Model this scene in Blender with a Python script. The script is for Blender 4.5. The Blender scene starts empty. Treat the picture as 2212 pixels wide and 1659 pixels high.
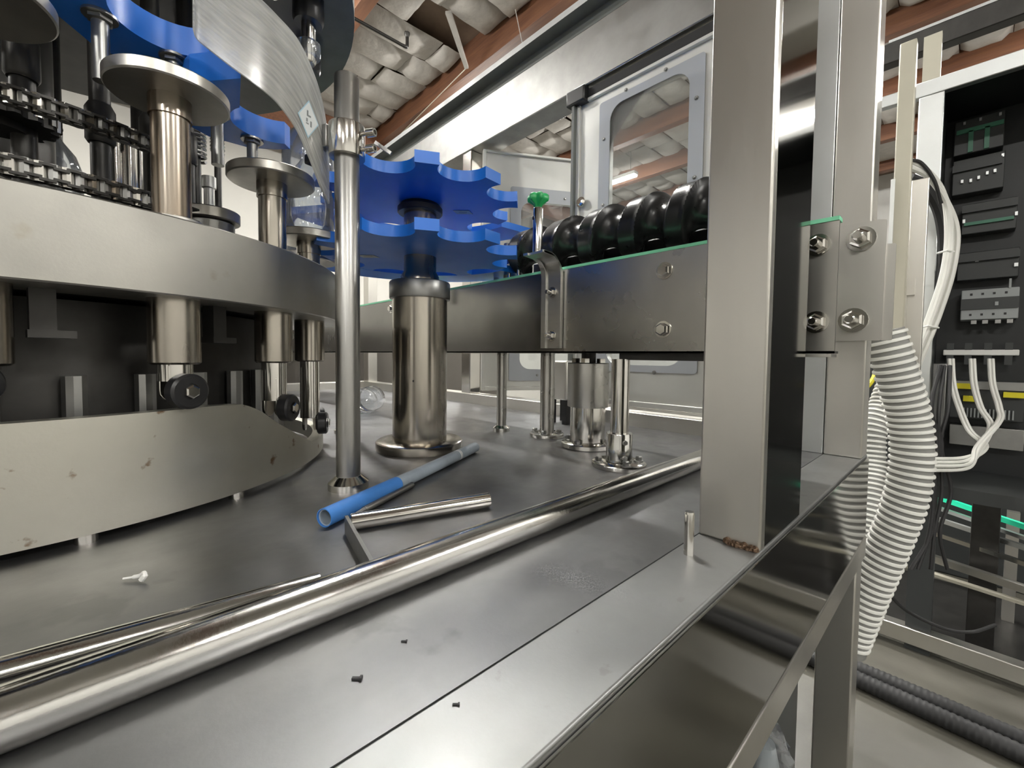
import bpy, math, random
from mathutils import Vector, Matrix
random.seed(7)
PI = math.pi
sc = bpy.context.scene
COL = sc.collection
def R(d): return math.radians(d)

# ------------------------------------------------------------------ camera
FPX, CXP, CYP = 925.0, 1106.0, 806.5            # focal length and optical centre in pixels of 2212 x 1659
PITCH, ROLL, YAW = R(2.3), R(.62), R(46.8)
EYE = Vector((0, 0, 1.25))
FW = Vector((math.cos(YAW)*math.cos(PITCH), math.sin(YAW)*math.cos(PITCH), -math.sin(PITCH)))
_r0 = Vector((math.sin(YAW), -math.cos(YAW), 0)); _u0 = _r0.cross(FW)
RT = _r0*math.cos(ROLL) + _u0*math.sin(ROLL)
UP = -_r0*math.sin(ROLL) + _u0*math.cos(ROLL)
cam = bpy.data.cameras.new('camera'); camo = bpy.data.objects.new('camera', cam); COL.objects.link(camo)
cam.sensor_fit = 'HORIZONTAL'; cam.sensor_width = 36; cam.lens = FPX/2212*36
cam.shift_y = (CYP - 829.5)/2212
cam.clip_start = .02; cam.clip_end = 100
M = Matrix((RT, UP, -FW)).transposed().to_4x4(); M.translation = EYE
camo.matrix_world = M
sc.camera = camo
def ray(px, py): return FW + RT*((px-CXP)/FPX) - UP*((py-CYP)/FPX)
def onz(px, py, z): d = ray(px, py); return EYE + d*((z-EYE.z)/d.z)
def onx(px, py, x): d = ray(px, py); return EYE + d*(x/d.x)
def ony(px, py, y): d = ray(px, py); return EYE + d*(y/d.y)
def dep(px, py, t): return EYE + ray(px, py)*t

# ------------------------------------------------------------------ world, exposure
w = bpy.data.worlds.new('world'); sc.world = w; w.use_nodes = True
w.node_tree.nodes['Background'].inputs[0].default_value = (.8, .85, .9, 1)
w.node_tree.nodes['Background'].inputs[1].default_value = .05
sc.view_settings.view_transform = 'Standard'; sc.view_settings.look = 'None'
sc.view_settings.exposure = 1.75; sc.view_settings.gamma = 1.0; sc.view_settings.use_curve_mapping = False
LAMP_POWER = 100.0

# ------------------------------------------------------------------ materials
def nodes_of(name):
    m = bpy.data.materials.new(name); m.use_nodes = True
    return m, m.node_tree, m.node_tree.nodes['Principled BSDF']
def mat(name, col, metal=0, rough=.5, var=.0, scale=20, rvar=0, bump=0, bscale=60, stretch=(1, 1, 1), spec=.5, coat=0, col2=None, aniso=0, detail=4):
    """principled base with noise driven colour, gloss and fine relief"""
    m, nt, b = nodes_of(name)
    b.inputs['Base Color'].default_value = (*col, 1); b.inputs['Metallic'].default_value = metal
    b.inputs['Roughness'].default_value = rough; b.inputs['Specular IOR Level'].default_value = spec
    b.inputs['Coat Weight'].default_value = coat
    if aniso: b.inputs['Anisotropic'].default_value = aniso
    tc = nt.nodes.new('ShaderNodeTexCoord'); mp = nt.nodes.new('ShaderNodeMapping')
    mp.inputs['Scale'].default_value = stretch; nt.links.new(tc.outputs['Object'], mp.inputs[0])
    if var or rvar or col2:
        n = nt.nodes.new('ShaderNodeTexNoise'); n.inputs['Scale'].default_value = scale; n.inputs['Detail'].default_value = detail
        n.inputs['Roughness'].default_value = .62
        nt.links.new(mp.outputs[0], n.inputs['Vector'])
        cr = nt.nodes.new('ShaderNodeMapRange'); cr.inputs['From Min'].default_value = .3; cr.inputs['From Max'].default_value = .7
        nt.links.new(n.outputs['Fac'], cr.inputs['Value'])
        if var or col2:
            mx = nt.nodes.new('ShaderNodeMix'); mx.data_type = 'RGBA'
            c2 = col2 or tuple(c*(1-var) for c in col)
            mx.inputs['A'].default_value = (*col, 1); mx.inputs['B'].default_value = (*c2, 1)
            nt.links.new(cr.outputs[0], mx.inputs['Factor']); nt.links.new(mx.outputs['Result'], b.inputs['Base Color'])
        if rvar:
            mr = nt.nodes.new('ShaderNodeMapRange'); mr.inputs['To Min'].default_value = max(.02, rough-rvar); mr.inputs['To Max'].default_value = rough+rvar
            nt.links.new(cr.outputs[0], mr.inputs['Value']); nt.links.new(mr.outputs[0], b.inputs['Roughness'])
    if bump:
        n2 = nt.nodes.new('ShaderNodeTexNoise'); n2.inputs['Scale'].default_value = bscale; n2.inputs['Detail'].default_value = 3
        nt.links.new(mp.outputs[0], n2.inputs['Vector'])
        bp = nt.nodes.new('ShaderNodeBump'); bp.inputs['Strength'].default_value = bump; bp.inputs['Distance'].default_value = .01
        nt.links.new(n2.outputs['Fac'], bp.inputs['Height']); nt.links.new(bp.outputs[0], b.inputs['Normal'])
    return m
def clear(name, tint=(.93, .96, .97), fac=.18, rough=.08, haze=0, hazecol=(.8, .8, .8), smear=None):
    """thin clear plastic: see-through, glossy film, optional scratched haze"""
    m = bpy.data.materials.new(name); m.use_nodes = True; nt = m.node_tree; nt.nodes.clear()
    o = nt.nodes.new('ShaderNodeOutputMaterial'); t = nt.nodes.new('ShaderNodeBsdfTransparent'); g = nt.nodes.new('ShaderNodeBsdfGlossy')
    t.inputs[0].default_value = (*tint, 1); g.inputs['Roughness'].default_value = rough
    fr = nt.nodes.new('ShaderNodeFresnel'); fr.inputs[0].default_value = 1.5
    ad = nt.nodes.new('ShaderNodeMath'); ad.operation = 'ADD'; ad.inputs[1].default_value = fac; ad.use_clamp = True
    nt.links.new(fr.outputs[0], ad.inputs[0])
    mx = nt.nodes.new('ShaderNodeMixShader'); nt.links.new(ad.outputs[0], mx.inputs[0]); nt.links.new(t.outputs[0], mx.inputs[1]); nt.links.new(g.outputs[0], mx.inputs[2])
    out = mx
    if haze:
        d = nt.nodes.new('ShaderNodeBsdfDiffuse'); d.inputs[0].default_value = (*hazecol, 1)
        tl = nt.nodes.new('ShaderNodeBsdfTranslucent'); tl.inputs[0].default_value = (*hazecol, 1)
        dm = nt.nodes.new('ShaderNodeMixShader'); dm.inputs[0].default_value = .5
        nt.links.new(d.outputs[0], dm.inputs[1]); nt.links.new(tl.outputs[0], dm.inputs[2])
        m2 = nt.nodes.new('ShaderNodeMixShader'); nt.links.new(mx.outputs[0], m2.inputs[1]); nt.links.new(dm.outputs[0], m2.inputs[2])
        m2.inputs[0].default_value = haze
        if smear:
            tc = nt.nodes.new('ShaderNodeTexCoord'); mp = nt.nodes.new('ShaderNodeMapping'); mp.inputs['Scale'].default_value = smear
            nt.links.new(tc.outputs['UV'], mp.inputs[0])
            n = nt.nodes.new('ShaderNodeTexNoise'); n.inputs['Scale'].default_value = 1.0; n.inputs['Detail'].default_value = 4
            nt.links.new(mp.outputs[0], n.inputs['Vector'])
            mr = nt.nodes.new('ShaderNodeMapRange'); mr.inputs['From Min'].default_value = .35; mr.inputs['From Max'].default_value = .72
            mr.inputs['To Min'].default_value = haze*.65; mr.inputs['To Max'].default_value = min(1, haze*1.5)
            nt.links.new(n.outputs['Fac'], mr.inputs['Value']); nt.links.new(mr.outputs[0], m2.inputs[0])
        out = m2
    nt.links.new(out.outputs[0], o.inputs[0])
    return m
def emit(name, col, s):
    m = bpy.data.materials.new(name); m.use_nodes = True; nt = m.node_tree; nt.nodes.clear()
    o = nt.nodes.new('ShaderNodeOutputMaterial'); e = nt.nodes.new('ShaderNodeEmission'); e.inputs[0].default_value = (*col, 1); e.inputs[1].default_value = s
    nt.links.new(e.outputs[0], o.inputs[0]); return m
def blotch(name, base, metal, rough, spots, scale, thr, bump=.02, stretch=(1, 1, 1), var=.12):
    """steel with scattered stains of their own shape"""
    m = mat(name, base, metal, rough, var=var, scale=6, rvar=.10, bump=bump, bscale=240, stretch=stretch)
    nt = m.node_tree; b = nt.nodes['Principled BSDF']
    tc = nt.nodes.new('ShaderNodeTexCoord'); n = nt.nodes.new('ShaderNodeTexNoise'); n.inputs['Scale'].default_value = scale; n.inputs['Detail'].default_value = 5
    nt.links.new(tc.outputs['Object'], n.inputs['Vector'])
    mr = nt.nodes.new('ShaderNodeMapRange'); mr.inputs['From Min'].default_value = thr; mr.inputs['From Max'].default_value = thr+.05
    nt.links.new(n.outputs['Fac'], mr.inputs['Value'])
    mx = nt.nodes.new('ShaderNodeMix'); mx.data_type = 'RGBA'; mx.inputs['B'].default_value = (*spots, 1)
    src = b.inputs['Base Color'].links[0].from_socket
    nt.links.new(src, mx.inputs['A']); nt.links.new(mr.outputs[0], mx.inputs['Factor']); nt.links.new(mx.outputs['Result'], b.inputs['Base Color'])
    return m

STEEL = (.60, .59, .56)
MT = dict(
    brushed=mat('brushed_stainless', (.58, .57, .54), 1, .34, var=.10, scale=7, rvar=.06, bump=.04, bscale=90, stretch=(1, 1, 14)),
    frame=mat('satin_frame_steel', (.72, .70, .655), 1, .33, var=.10, scale=4, rvar=.05, bump=.02, bscale=130, stretch=(1, 1, .2)),
    sheet=blotch('worn_steel_sheet', (.29, .29, .295), 1, .42, (.22, .22, .225), 9, .63, var=.22),
    rail=blotch('rail_top_steel', (.345, .35, .347), 1, .46, (.29, .29, .285), 30, .66, var=.10),
    polish=mat('polished_steel', (.50, .49, .46), 1, .29, var=.12, scale=5, rvar=.05),
    mirror=mat('mirror_steel', (.27, .265, .24), 1, .09, var=.06, scale=4, rvar=.02),
    chrome=mat('bright_round_steel', (.68, .66, .62), 1, .13, var=.08, scale=9, rvar=.04),
    tubes=mat('scratched_tube_steel', (.70, .695, .67), 1, .15, var=.14, scale=6, rvar=.06, bump=.015, bscale=180),
    drum=blotch('drum_steel', (.58, .565, .50), 1, .42, (.22, .14, .08), 26, .645, var=.10),
    ring=blotch('ring_steel', (.44, .43, .395), 1, .42, (.36, .34, .29), 11, .68, var=.12),
    disc=mat('turned_disc_steel', (.50, .485, .45), 1, .36, var=.16, scale=14, rvar=.07),
    shaft=mat('greasy_shaft_steel', (.52, .48, .42), 1, .22, var=.35, scale=9, rvar=.08, stretch=(1, 1, .25)),
    rusty=mat('rust_streaked_steel', (.50, .46, .40), 1, .26, col2=(.20, .12, .06), scale=16, stretch=(1, 1, .12), rvar=.1, detail=2),
    grey=mat('dull_grey_steel', (.36, .36, .35), 1, .38, var=.15, scale=12, rvar=.06),
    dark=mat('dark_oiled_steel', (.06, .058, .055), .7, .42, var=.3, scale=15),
    black=mat('black_plastic', (.012, .012, .013), 0, .34, spec=.5),
    screw=mat('black_worm_plastic', (.014, .014, .015), 0, .30, rvar=.05, scale=14),
    rubber=mat('black_rubber', (.016, .016, .017), 0, .6),
    blue=mat('blue_plastic', (.012, .165, .68), 0, .38, var=.08, scale=6, rvar=.05, bump=.02, bscale=160),
    bluetape=mat('blue_tape', (.05, .20, .56), 0, .5, var=.15, scale=30),
    green=mat('green_knob_plastic', (.015, .33, .09), 0, .35),
    strip=mat('green_wear_strip', (.25, .74, .46), 0, .4),
    panel=mat('door_panel_paint', (.66, .66, .63), .35, .42, var=.06, scale=5, rvar=.05),
    wood=mat('roof_timber', (.165, .070, .031), 0, .6, col2=(.10, .038, .02), scale=5, stretch=(6, .5, 6), bump=.15, bscale=12),
    batt=mat('insulation_facing', (.47, .445, .41), 0, .7, var=.16, scale=7, bump=.9, bscale=9),
    deck=mat('roof_deck_board', (.20, .14, .10), 0, .8, var=.3, scale=5),
    wall=mat('painted_wall', (.56, .55, .51), 0, .7, var=.06, scale=2),
    wall2=mat('grey_block_wall', (.60, .595, .57), 0, .7, var=.1, scale=2),
    floor=mat('concrete_floor', (.105, .10, .082), 0, .38, var=.2, scale=3, rvar=.08, bump=.03, bscale=60),
    pvc=mat('grey_pipe_plastic', (.30, .35, .40), 0, .42, var=.15, scale=30),
    white=mat('white_plastic', (.75, .75, .72), 0, .45),
    cable=mat('white_cable_jacket', (.66, .66, .62), 0, .45),
    hosecore=mat('grey_hose_groove', (.22, .22, .21), 0, .5),
    hose=mat('pale_corrugated_hose', (.80, .80, .76), 0, .5, var=.08, scale=20),
    alu=mat('aluminium_profile', (.66, .68, .68), 1, .38, var=.06, scale=9),
    putty=mat('beige_painted_steel', (.46, .44, .36), .2, .45, var=.05, scale=9),
    cabin=mat('dark_cabinet_back', (.012, .014, .015), 0, .45, var=.3, scale=6),
    comp=mat('dark_component_plastic', (.035, .038, .038), 0, .45),
    compgrey=mat('grey_component_plastic', (.32, .34, .34), 0, .45),
    pcb=mat('dim_green_plastic', (.05, .19, .12), 0, .4),
    yellow=mat('yellow_tag', (.75, .66, .02), 0, .45),
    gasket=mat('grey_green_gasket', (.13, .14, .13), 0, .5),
    weld=mat('heat_tinted_weld', (.20, .13, .085), .8, .45, var=.5, scale=60, bump=.5, bscale=120),
    ink=mat('grey_ink', (.25, .27, .28), 0, .5),
    sticker=mat('white_sticker', (.74, .78, .80), 0, .4),
    stickerblue=mat('pale_blue_sticker', (.42, .60, .70), 0, .4),
    guard=clear('scratched_clear_guard', (.86, .88, .87), .10, .16, haze=.50, hazecol=(.80, .80, .77), smear=(2.2, 22, 1)),
    pane=clear('clear_window_pane', (.93, .95, .95), .03, .05, haze=.05, hazecol=(.8, .8, .8)),
    paneedge=mat('frosted_pane_rim', (.40, .42, .45), 0, .35),
    bottle=clear('clear_bottle_plastic', (.93, .95, .97), .06, .05, haze=.07, hazecol=(.85, .88, .92)),
    olive=mat('brown_grey_added_box', (.10, .09, .078), .1, .5, var=.1, scale=4),
    convpanel=mat('reflection_darkened_side_steel', (.30, .295, .28), 1, .24, var=.1, scale=5, rvar=.05),  # base colour darkened to stand in for dark reflections
    mint=mat('mint_green_strip', (.02, .80, .46), 0, .35),
    polemat=mat('satin_pole_steel', (.36, .355, .34), 1, .34, var=.10, scale=6, rvar=.04),
    lamp=emit('lamp_diffuser', (1.0, .98, .93), LAMP_POWER),
    window=emit('daylit_skylight', (.9, .97, 1.0), 6.0),
)

# ------------------------------------------------------------------ mesh tools
class MB:
    def __init__(s): s.v = []; s.f = []; s.uv = None
    def add(s, vs, fs):
        o = len(s.v); s.v += [tuple(v) for v in vs]; s.f += [tuple(i+o for i in f) for f in fs]; return s
    def box(s, x0, y0, z0, x1, y1, z1):
        v = [(x, y, z) for x in (x0, x1) for y in (y0, y1) for z in (z0, z1)]
        return s.add(v, [(0, 1, 3, 2), (4, 6, 7, 5), (0, 4, 5, 1), (2, 3, 7, 6), (0, 2, 6, 4), (1, 5, 7, 3)])
    def obox(s, c, ax, ay, az, hx, hy, hz):
        c = Vector(c); ax, ay, az = Vector(ax).normalized(), Vector(ay).normalized(), Vector(az).normalized()
        v = [c+ax*i*hx+ay*j*hy+az*k*hz for i in (-1, 1) for j in (-1, 1) for k in (-1, 1)]
        return s.add(v, [(0, 1, 3, 2), (4, 6, 7, 5), (0, 4, 5, 1), (2, 3, 7, 6), (0, 2, 6, 4), (1, 5, 7, 3)])
    def bar(s, p0, p1, w, h, up=(0, 0, 1)):
        p0, p1 = Vector(p0), Vector(p1); d = p1-p0; L = d.length; d.normalize()
        a = d.cross(Vector(up)); a.normalize(); b = a.cross(d)
        return s.obox((p0+p1)/2, d, a, b, L/2, w/2, h/2)
    def lathe(s, prof, c=(0, 0, 0), n=32, axis=(0, 0, 1), close=False):
        """profile of (radius, height) around an axis through c"""
        c = Vector(c); az = Vector(axis).normalized(); t = Vector((1, 0, 0)) if abs(az.x) < .9 else Vector((0, 1, 0))
        ax = t.cross(az).normalized(); ay = az.cross(ax)
        vs = []; fs = []
        for r, h in prof:
            for k in range(n):
                a = 2*PI*k/n; vs.append(c+az*h+(ax*math.cos(a)+ay*math.sin(a))*r)
        m = len(prof); e = m if close else m-1
        for i in range(e):
            for k in range(n):
                k2 = (k+1) % n; j = (i+1) % m
                fs.append((i*n+k, i*n+k2, j*n+k2, j*n+k))
        if not close:
            fs.append(tuple(reversed(range(n)))); fs.append(tuple((m-1)*n+k for k in range(n)))
        return s.add(vs, fs)
    def cyl(s, p0, p1, r, r2=None, n=24):
        p0, p1 = Vector(p0), Vector(p1); d = p1-p0
        return s.lathe([(r, 0), (r if r2 is None else r2, d.length)], p0, n, d)
    def pipe(s, p0, p1, ro, ri, n=28):
        p0, p1 = Vector(p0), Vector(p1); d = p1-p0; L = d.length
        return s.lathe([(ri, 0), (ro, 0), (ro, L), (ri, L)], p0, n, d, close=True)
    def sweep(s, pts, rad, n=10, cap=True):
        pts = [Vector(p) for p in pts]; m = len(pts); vs = []; fs = []; prev = None
        for i, p in enumerate(pts):
            d = (pts[min(i+1, m-1)]-pts[max(i-1, 0)]).normalized()
            if prev is None:
                t = Vector((0, 0, 1)) if abs(d.z) < .9 else Vector((1, 0, 0)); a = t.cross(d).normalized()
            else: a = (prev-d*prev.dot(d)).normalized()
            prev = a; b = d.cross(a); r = rad[i] if isinstance(rad, (list, tuple)) else rad
            for k in range(n):
                q = 2*PI*k/n; vs.append(p+(a*math.cos(q)+b*math.sin(q))*r)
        for i in range(m-1):
            for k in range(n):
                k2 = (k+1) % n; fs.append((i*n+k, i*n+k2, (i+1)*n+k2, (i+1)*n+k))
        if cap: fs.append(tuple(reversed(range(n)))); fs.append(tuple((m-1)*n+k for k in range(n)))
        return s.add(vs, fs)
    def prism(s, poly, z0, z1, fn=None):
        """extruded outline; fn maps (u, v, z) to a world point"""
        fn = fn or (lambda u, v, z: (u, v, z)); n = len(poly)
        vs = [fn(u, v, z0) for u, v in poly]+[fn(u, v, z1) for u, v in poly]
        fs = [tuple(reversed(range(n))), tuple(range(n, 2*n))]+[(k, (k+1) % n, n+(k+1) % n, n+k) for k in range(n)]
        return s.add(vs, fs)
    def holed(s, outer, inner, z0, z1, fn):
        """plate with one hole; outer and inner outlines have the same count"""
        n = len(outer); vs = [fn(u, v, z) for z in (z0, z1) for L in (outer, inner) for u, v in L]; fs = []
        for k in range(n):
            j = (k+1) % n
            fs += [(k, j, n+j, n+k), (2*n+k, 3*n+k, 3*n+j, 2*n+j), (k, 2*n+k, 2*n+j, j), (n+k, n+j, 3*n+j, 3*n+k)]
        return s.add(vs, fs)
    def build(s, name, m, parent=None, bevel=0, sharp=35, seg=2, kind=None):
        me = bpy.data.meshes.new(name); o = bpy.data.objects.new(name, me)
        off = Vector(parent['_w']) if parent is not None and '_w' in parent else Vector((0, 0, 0))
        if parent is None and s.v and not kind:          # a thing of one mesh: origin at its base
            xs, ys, zs = zip(*s.v); off = Vector(((min(xs)+max(xs))/2, (min(ys)+max(ys))/2, min(zs))); o.location = off
        me.from_pydata([tuple(Vector(v)-off) for v in s.v], [], s.f)
        import bmesh
        bm = bmesh.new(); bm.from_mesh(me); bmesh.ops.recalc_face_normals(bm, faces=bm.faces); bm.to_mesh(me); bm.free()
        me.materials.append(MT[m] if isinstance(m, str) else m)
        me.polygons.foreach_set('use_smooth', [True]*len(me.polygons)); me.set_sharp_from_angle(angle=R(sharp))
        COL.objects.link(o)
        if parent is not None: o.parent = parent; o['_w'] = tuple(off)
        if bevel:
            b = o.modifiers.new('bevel', 'BEVEL'); b.width = bevel; b.segments = seg; b.limit_method = 'ANGLE'; b.angle_limit = R(40)
        if kind: o['kind'] = kind
        return o
def tag(o, label, cat, group=None):
    o['label'] = label; o['category'] = cat
    if group: o['group'] = group
    return o
def thing(name, loc, label, cat, group=None):
    o = bpy.data.objects.new(name, None); COL.objects.link(o); o.location = loc; o['_w'] = tuple(loc)
    o.empty_display_size = .05
    return tag(o, label, cat, group)
def rrect(u0, v0, u1, v1, r, n=6):
    P = []
    for cu, cv, a0 in ((u1-r, v1-r, 0), (u0+r, v1-r, 90), (u0+r, v0+r, 180), (u1-r, v0+r, 270)):
        for k in range(n+1):
            a = R(a0+90*k/n); P.append((cu+r*math.cos(a), cv+r*math.sin(a)))
    return P
def spline(pts, k=8):
    """smooth curve through points"""
    P = [Vector(p) for p in pts]; P = [P[0]*2-P[1]]+P+[P[-1]*2-P[-2]]; out = []
    for i in range(1, len(P)-2):
        for j in range(k):
            t = j/k; a, b, c, d = P[i-1:i+3]
            out.append(.5*((2*b)+(c-a)*t+(2*a-5*b+4*c-d)*t*t+(3*b-a-3*c+d)*t**3))
    out.append(P[-2]); return out
def bolt(parent, p, d, r=.008, h=.007, washer=True, stud=0, m='chrome', name='bolt'):
    """hex head (or nut with stud) seated at p, pointing along d"""
    p, d = Vector(p), Vector(d).normalized(); b = MB(); z = 0
    if washer: b.lathe([(r*1.45, 0), (r*1.45, r*.25)], p, 20, d); z = r*.25
    b.lathe([(r*1.0, z), (r*1.08, z+h*.15), (r*1.08, z+h*.8), (r*.85, z+h)], p, 6, d)
    if stud: b.lathe([(r*.55, z+h), (r*.55, z+h+stud*.9), (r*.42, z+h+stud)], p, 14, d)
    return b.build(name, m, parent)

# ================================================================== the building
ROOF = 5.0
fl = MB().box(-9, -7, -.1, 12, 9, 0).build('floor', 'floor', kind='structure')
ceil_o = MB().box(-9, -7, ROOF+.16, 12, 9, ROOF+.3).build('ceiling', 'deck', kind='structure')
MB().box(-9, 8.0, 0, 12, 8.2, ROOF+.2).build('wall_back', 'wall', kind='structure')
MB().box(-9, -7.2, 0, 12, -7, ROOF+.2).build('wall_front', 'wall2', kind='structure')
MB().box(-9.2, -7, 0, -9, 9, ROOF+.2).build('wall_left', 'wall2', kind='structure')
MB().box(12, -7, 0, 12.2, 9, ROOF+.2).build('wall_right', 'wall2', kind='structure')
BX = [.51+1.45*k for k in range(-5, 8)]
for k, x in enumerate(BX):
    o = MB().box(x-.07, -7, ROOF-.22, x+.07, 8, ROOF+.16).build('roof_beam', 'wood', bevel=.006)
    side = 'wall side' if x < 1 else 'bay'
    tag(o, 'reddish timber roof beam running between rows of white insulation', 'beam', 'parallel timber roof beams')
o = MB().box(-9, 6.95, ROOF-.42, 12, 7.1, ROOF+.16).build('roof_girder', 'wood', bevel=.006)
tag(o, 'deep reddish timber cross girder at the ends of the roof beams', 'beam')
# insulation batts: puffy pads, parts of the ceiling
def batt_mesh(L, W, seed):
    rnd = random.Random(seed); nx, ny = 5, 5; vs = []; fs = []
    for i in range(nx+1):
        for j in range(ny+1):
            u, v = i/nx, j/ny
            e = (1-abs(2*u-1)**9)*(1-abs(2*v-1)**5)
            vs.append(((u-.5)*L, (v-.5)*W, -.040*e+.045*(1-e)+rnd.uniform(-.008, .008)))
    for i in range(nx):
        for j in range(ny):
            a = i*(ny+1)+j; fs.append((a, a+1, a+ny+2, a+ny+1))
    me = bpy.data.meshes.new('insulation_batt'); me.from_pydata(vs, [], fs); me.materials.append(MT['batt'])
    me.polygons.foreach_set('use_smooth', [True]*len(me.polygons)); return me
BW = .43
variants = {}
hole = onz(1030, 110, ROOF)
nb = 0
for bi, x in enumerate(BX[:-1]):
    if x < -.5 or x > 9: continue
    for r in range(-1, 17):
        y = r*BW
        cut = .50+.25*((r*7+bi*3) % 4)/1.5
        segs = [(x+.075, x+cut+.075), (x+cut+.08, x+1.375)]
        for a, b in segs:
            if abs((a+b)/2-hole.x) < .45 and abs(y-hole.y) < .3: continue
            key = (round(b-a, 2), (r+bi) % 3)
            if key not in variants: variants[key] = batt_mesh(b-a, BW*.985, hash(key) % 999)
            o = bpy.data.objects.new('insulation_batt', variants[key]); COL.objects.link(o); o.parent = ceil_o
            o.location = ((a+b)/2, y, ROOF+random.uniform(-.015, .02)); o.rotation_euler = (random.uniform(-.02, .02), random.uniform(-.015, .015), random.uniform(-.01, .01)); nb += 1
# the rest of the roof, out of the bays above the machine, in one lining
lin = MB()
for x in BX[:-1]:
    if -.5 <= x <= 9:
        lin.box(x+.075, -6.9, ROOF-.04, x+1.375, -.66, ROOF)
    else: lin.box(x+.075, -6.9, ROOF-.04, x+1.375, 6.9, ROOF)
o = lin.build('insulation_lining', 'batt', ceil_o); o['kind'] = 'stuff'
# torn batt hanging from its hole
f = MB(); hp = [onz(975, 28, ROOF-.02), onz(1012, 148, ROOF-.30), onz(1004, 150, ROOF-.31), onz(962, 30, ROOF-.05)]
f.prism([(0, 0)]*0 or [(0, 0), (1, 0), (1, 1), (0, 1)], 0, 1, lambda u, v, z: tuple((hp[0]*(1-u)*(1-v)+hp[1]*u*(1-v)+hp[2]*u*v+hp[3]*(1-u)*v)+Vector((0, 0, .03*z))))
tag(f.build('hanging_insulation', 'batt'), 'torn flap of white insulation hanging beside a dark hole in the roof', 'insulation')
tag(MB().sweep(spline([onz(1113, 20, 4.75), onz(1120, 55, 4.72), onz(1130, 102, 4.70)], 4), .004, 6).build('roof_string', 'batt'), 'thin pale string hanging over the timber beam', 'string')
tag(MB().sweep(spline([onz(826, 330, 4.775), onz(905, 250, 4.772), onz(1008, 146, 4.772)], 4), .006, 6).build('roof_cable', 'putty'), 'thin tan cable stapled along the underside of a roof beam', 'cable')
# sprinkler pipe
t = thing('sprinkler_pipe', (2.0, 4.19, 4.5), 'thin dark sprinkler pipe below the white insulation ending in an upturned elbow', 'pipe')
MB().cyl((.3, 4.19, 4.5), (2.33, 4.19, 4.5), .016, n=12).build('pipe', 'dark', t)
MB().sweep(spline([(2.32, 4.19, 4.5), (2.35, 4.19, 4.505), (2.36, 4.19, 4.53), (2.36, 4.19, 4.62)], 4), .018, 10).build('elbow', 'dark', t)
MB().lathe([(.018, 0), (.03, .03), (.03, .045)], (2.36, 4.19, 4.61), 12).build('sprinkler_head', 'dark', t)
MB().cyl((.9, 4.19, 4.5), (.9, 4.19, 4.97), .006, n=8).build('hanger', 'dark', t)
# lamps
LAMPS = [(x, y) for x in (1.25, 4.1, 7.0) for y in (-4.4, 1.9, 4.85)]+[(7.0, -1.2)]+[(-1.8, -4.4), (-1.8, 4.85), (-5.0, -4.4), (-5.0, -1.2), (-5.0, 4.85)]
for x, y in LAMPS:
    t = thing('ceiling_lamp', (x, y, 4.52), 'long white ceiling lamp hung below the timber roof', 'lamp', 'ceiling lamps')
    MB().box(x-.07, y-.62, 4.56, x+.07, y+.62, 4.62).build('housing', 'white', t, bevel=.01)
    MB().box(x-.05, y-.60, 4.535, x+.05, y+.60, 4.558).build('diffuser', 'lamp', t)
    for s in (-.5, .5): MB().cyl((x, y+s, 4.62), (x, y+s, ROOF+.02), .004, n=6).build('hanger_wire', 'dark', t)

# ================================================================== the filling machine: frame and table
FY0, FY1 = .175, .255           # front rail
TX = 1.38                       # inner face of the right side
fr = thing('filling_machine', (.7, .215, 0), 'welded stainless steel machine frame with flat table, front rail and tall posts', 'machine')
def part(b, name, m, parent, **k): return b.build(name, m, parent, **k)
MB().box(-1.6, FY1+.0004, .985, TX, 3.1, 1.0).build('table_top', 'sheet', fr)
o = MB().box(-1.6, FY0, .92, 1.46, FY1, 1.0).build('front_rail', 'rail', fr, bevel=.0022, seg=3)
MB().box(-1.6, FY0-.004, .782, 1.46, FY0-.001, .994).build('skirt_panel', 'mirror', fr)
MB().box(-1.6, FY0-.006, .728, 1.46, FY0+.03, .782).build('lower_lip', 'frame', fr, bevel=.002)
MB().box(.607, FY0, 1.0, .625, FY1, 3.2).build('post_face_plate', 'frame', fr, bevel=.003, seg=3)
MB().box(.625, FY0+.001, 1.0, .80, FY1-.002, 3.2).build('post', 'mirror', fr, bevel=.002)
MB().box(1.372, FY0, 1.0, 1.452, FY1, 3.2).build('post', 'frame', fr, bevel=.004, seg=3)
MB().box(1.372, FY1+.001, 1.0, 1.40, FY1+.065, 3.2).build('door_jamb', 'alu', fr, bevel=.002)
MB().box(1.372, FY0, 0.02, 1.452, FY1, .92).build('leg', 'frame', fr, bevel=.004)
MB().box(1.453, .185, .02, 1.53, .20, .92).build('leg_channel', 'dark', fr)
MB().box(1.36, FY0-.012, 0.0, 1.54, FY1+.012, .02).build('foot_plate', 'frame', fr)
MB().box(-1.6, FY0, 0.0, -1.52, FY1, .92).build('leg', 'frame', fr, bevel=.004)
MB().box(-1.6, 3.02, 0.0, -1.52, 3.1, .985).build('leg', 'frame', fr, bevel=.004)
MB().box(TX, 3.02, 0.0, TX+.08, 3.1, .985).build('leg', 'frame', fr, bevel=.004)
MB().box(TX, FY1, .93, TX+.08, 3.1, 1.05).build('side_rail', 'frame', fr, bevel=.003)
MB().box(-1.6, 3.1, .93, TX+.08, 3.18, 1.05).build('back_rail', 'frame', fr, bevel=.003)
MB().box(TX, FY1, 2.315, TX+.12, 3.6, 2.53).build('top_beam', 'grey', fr, bevel=.004)
MB().box(TX+.05, FY1, 2.53, TX+.12, 3.6, 2.622).build('beam_reflection_band', 'gasket', fr)  # dark recessed strip stands in for a dark reflection along the beam
MB().box(TX-.012, FY1, 2.622, TX+.14, 3.6, 2.648).build('beam_cap', 'rail', fr)
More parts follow.
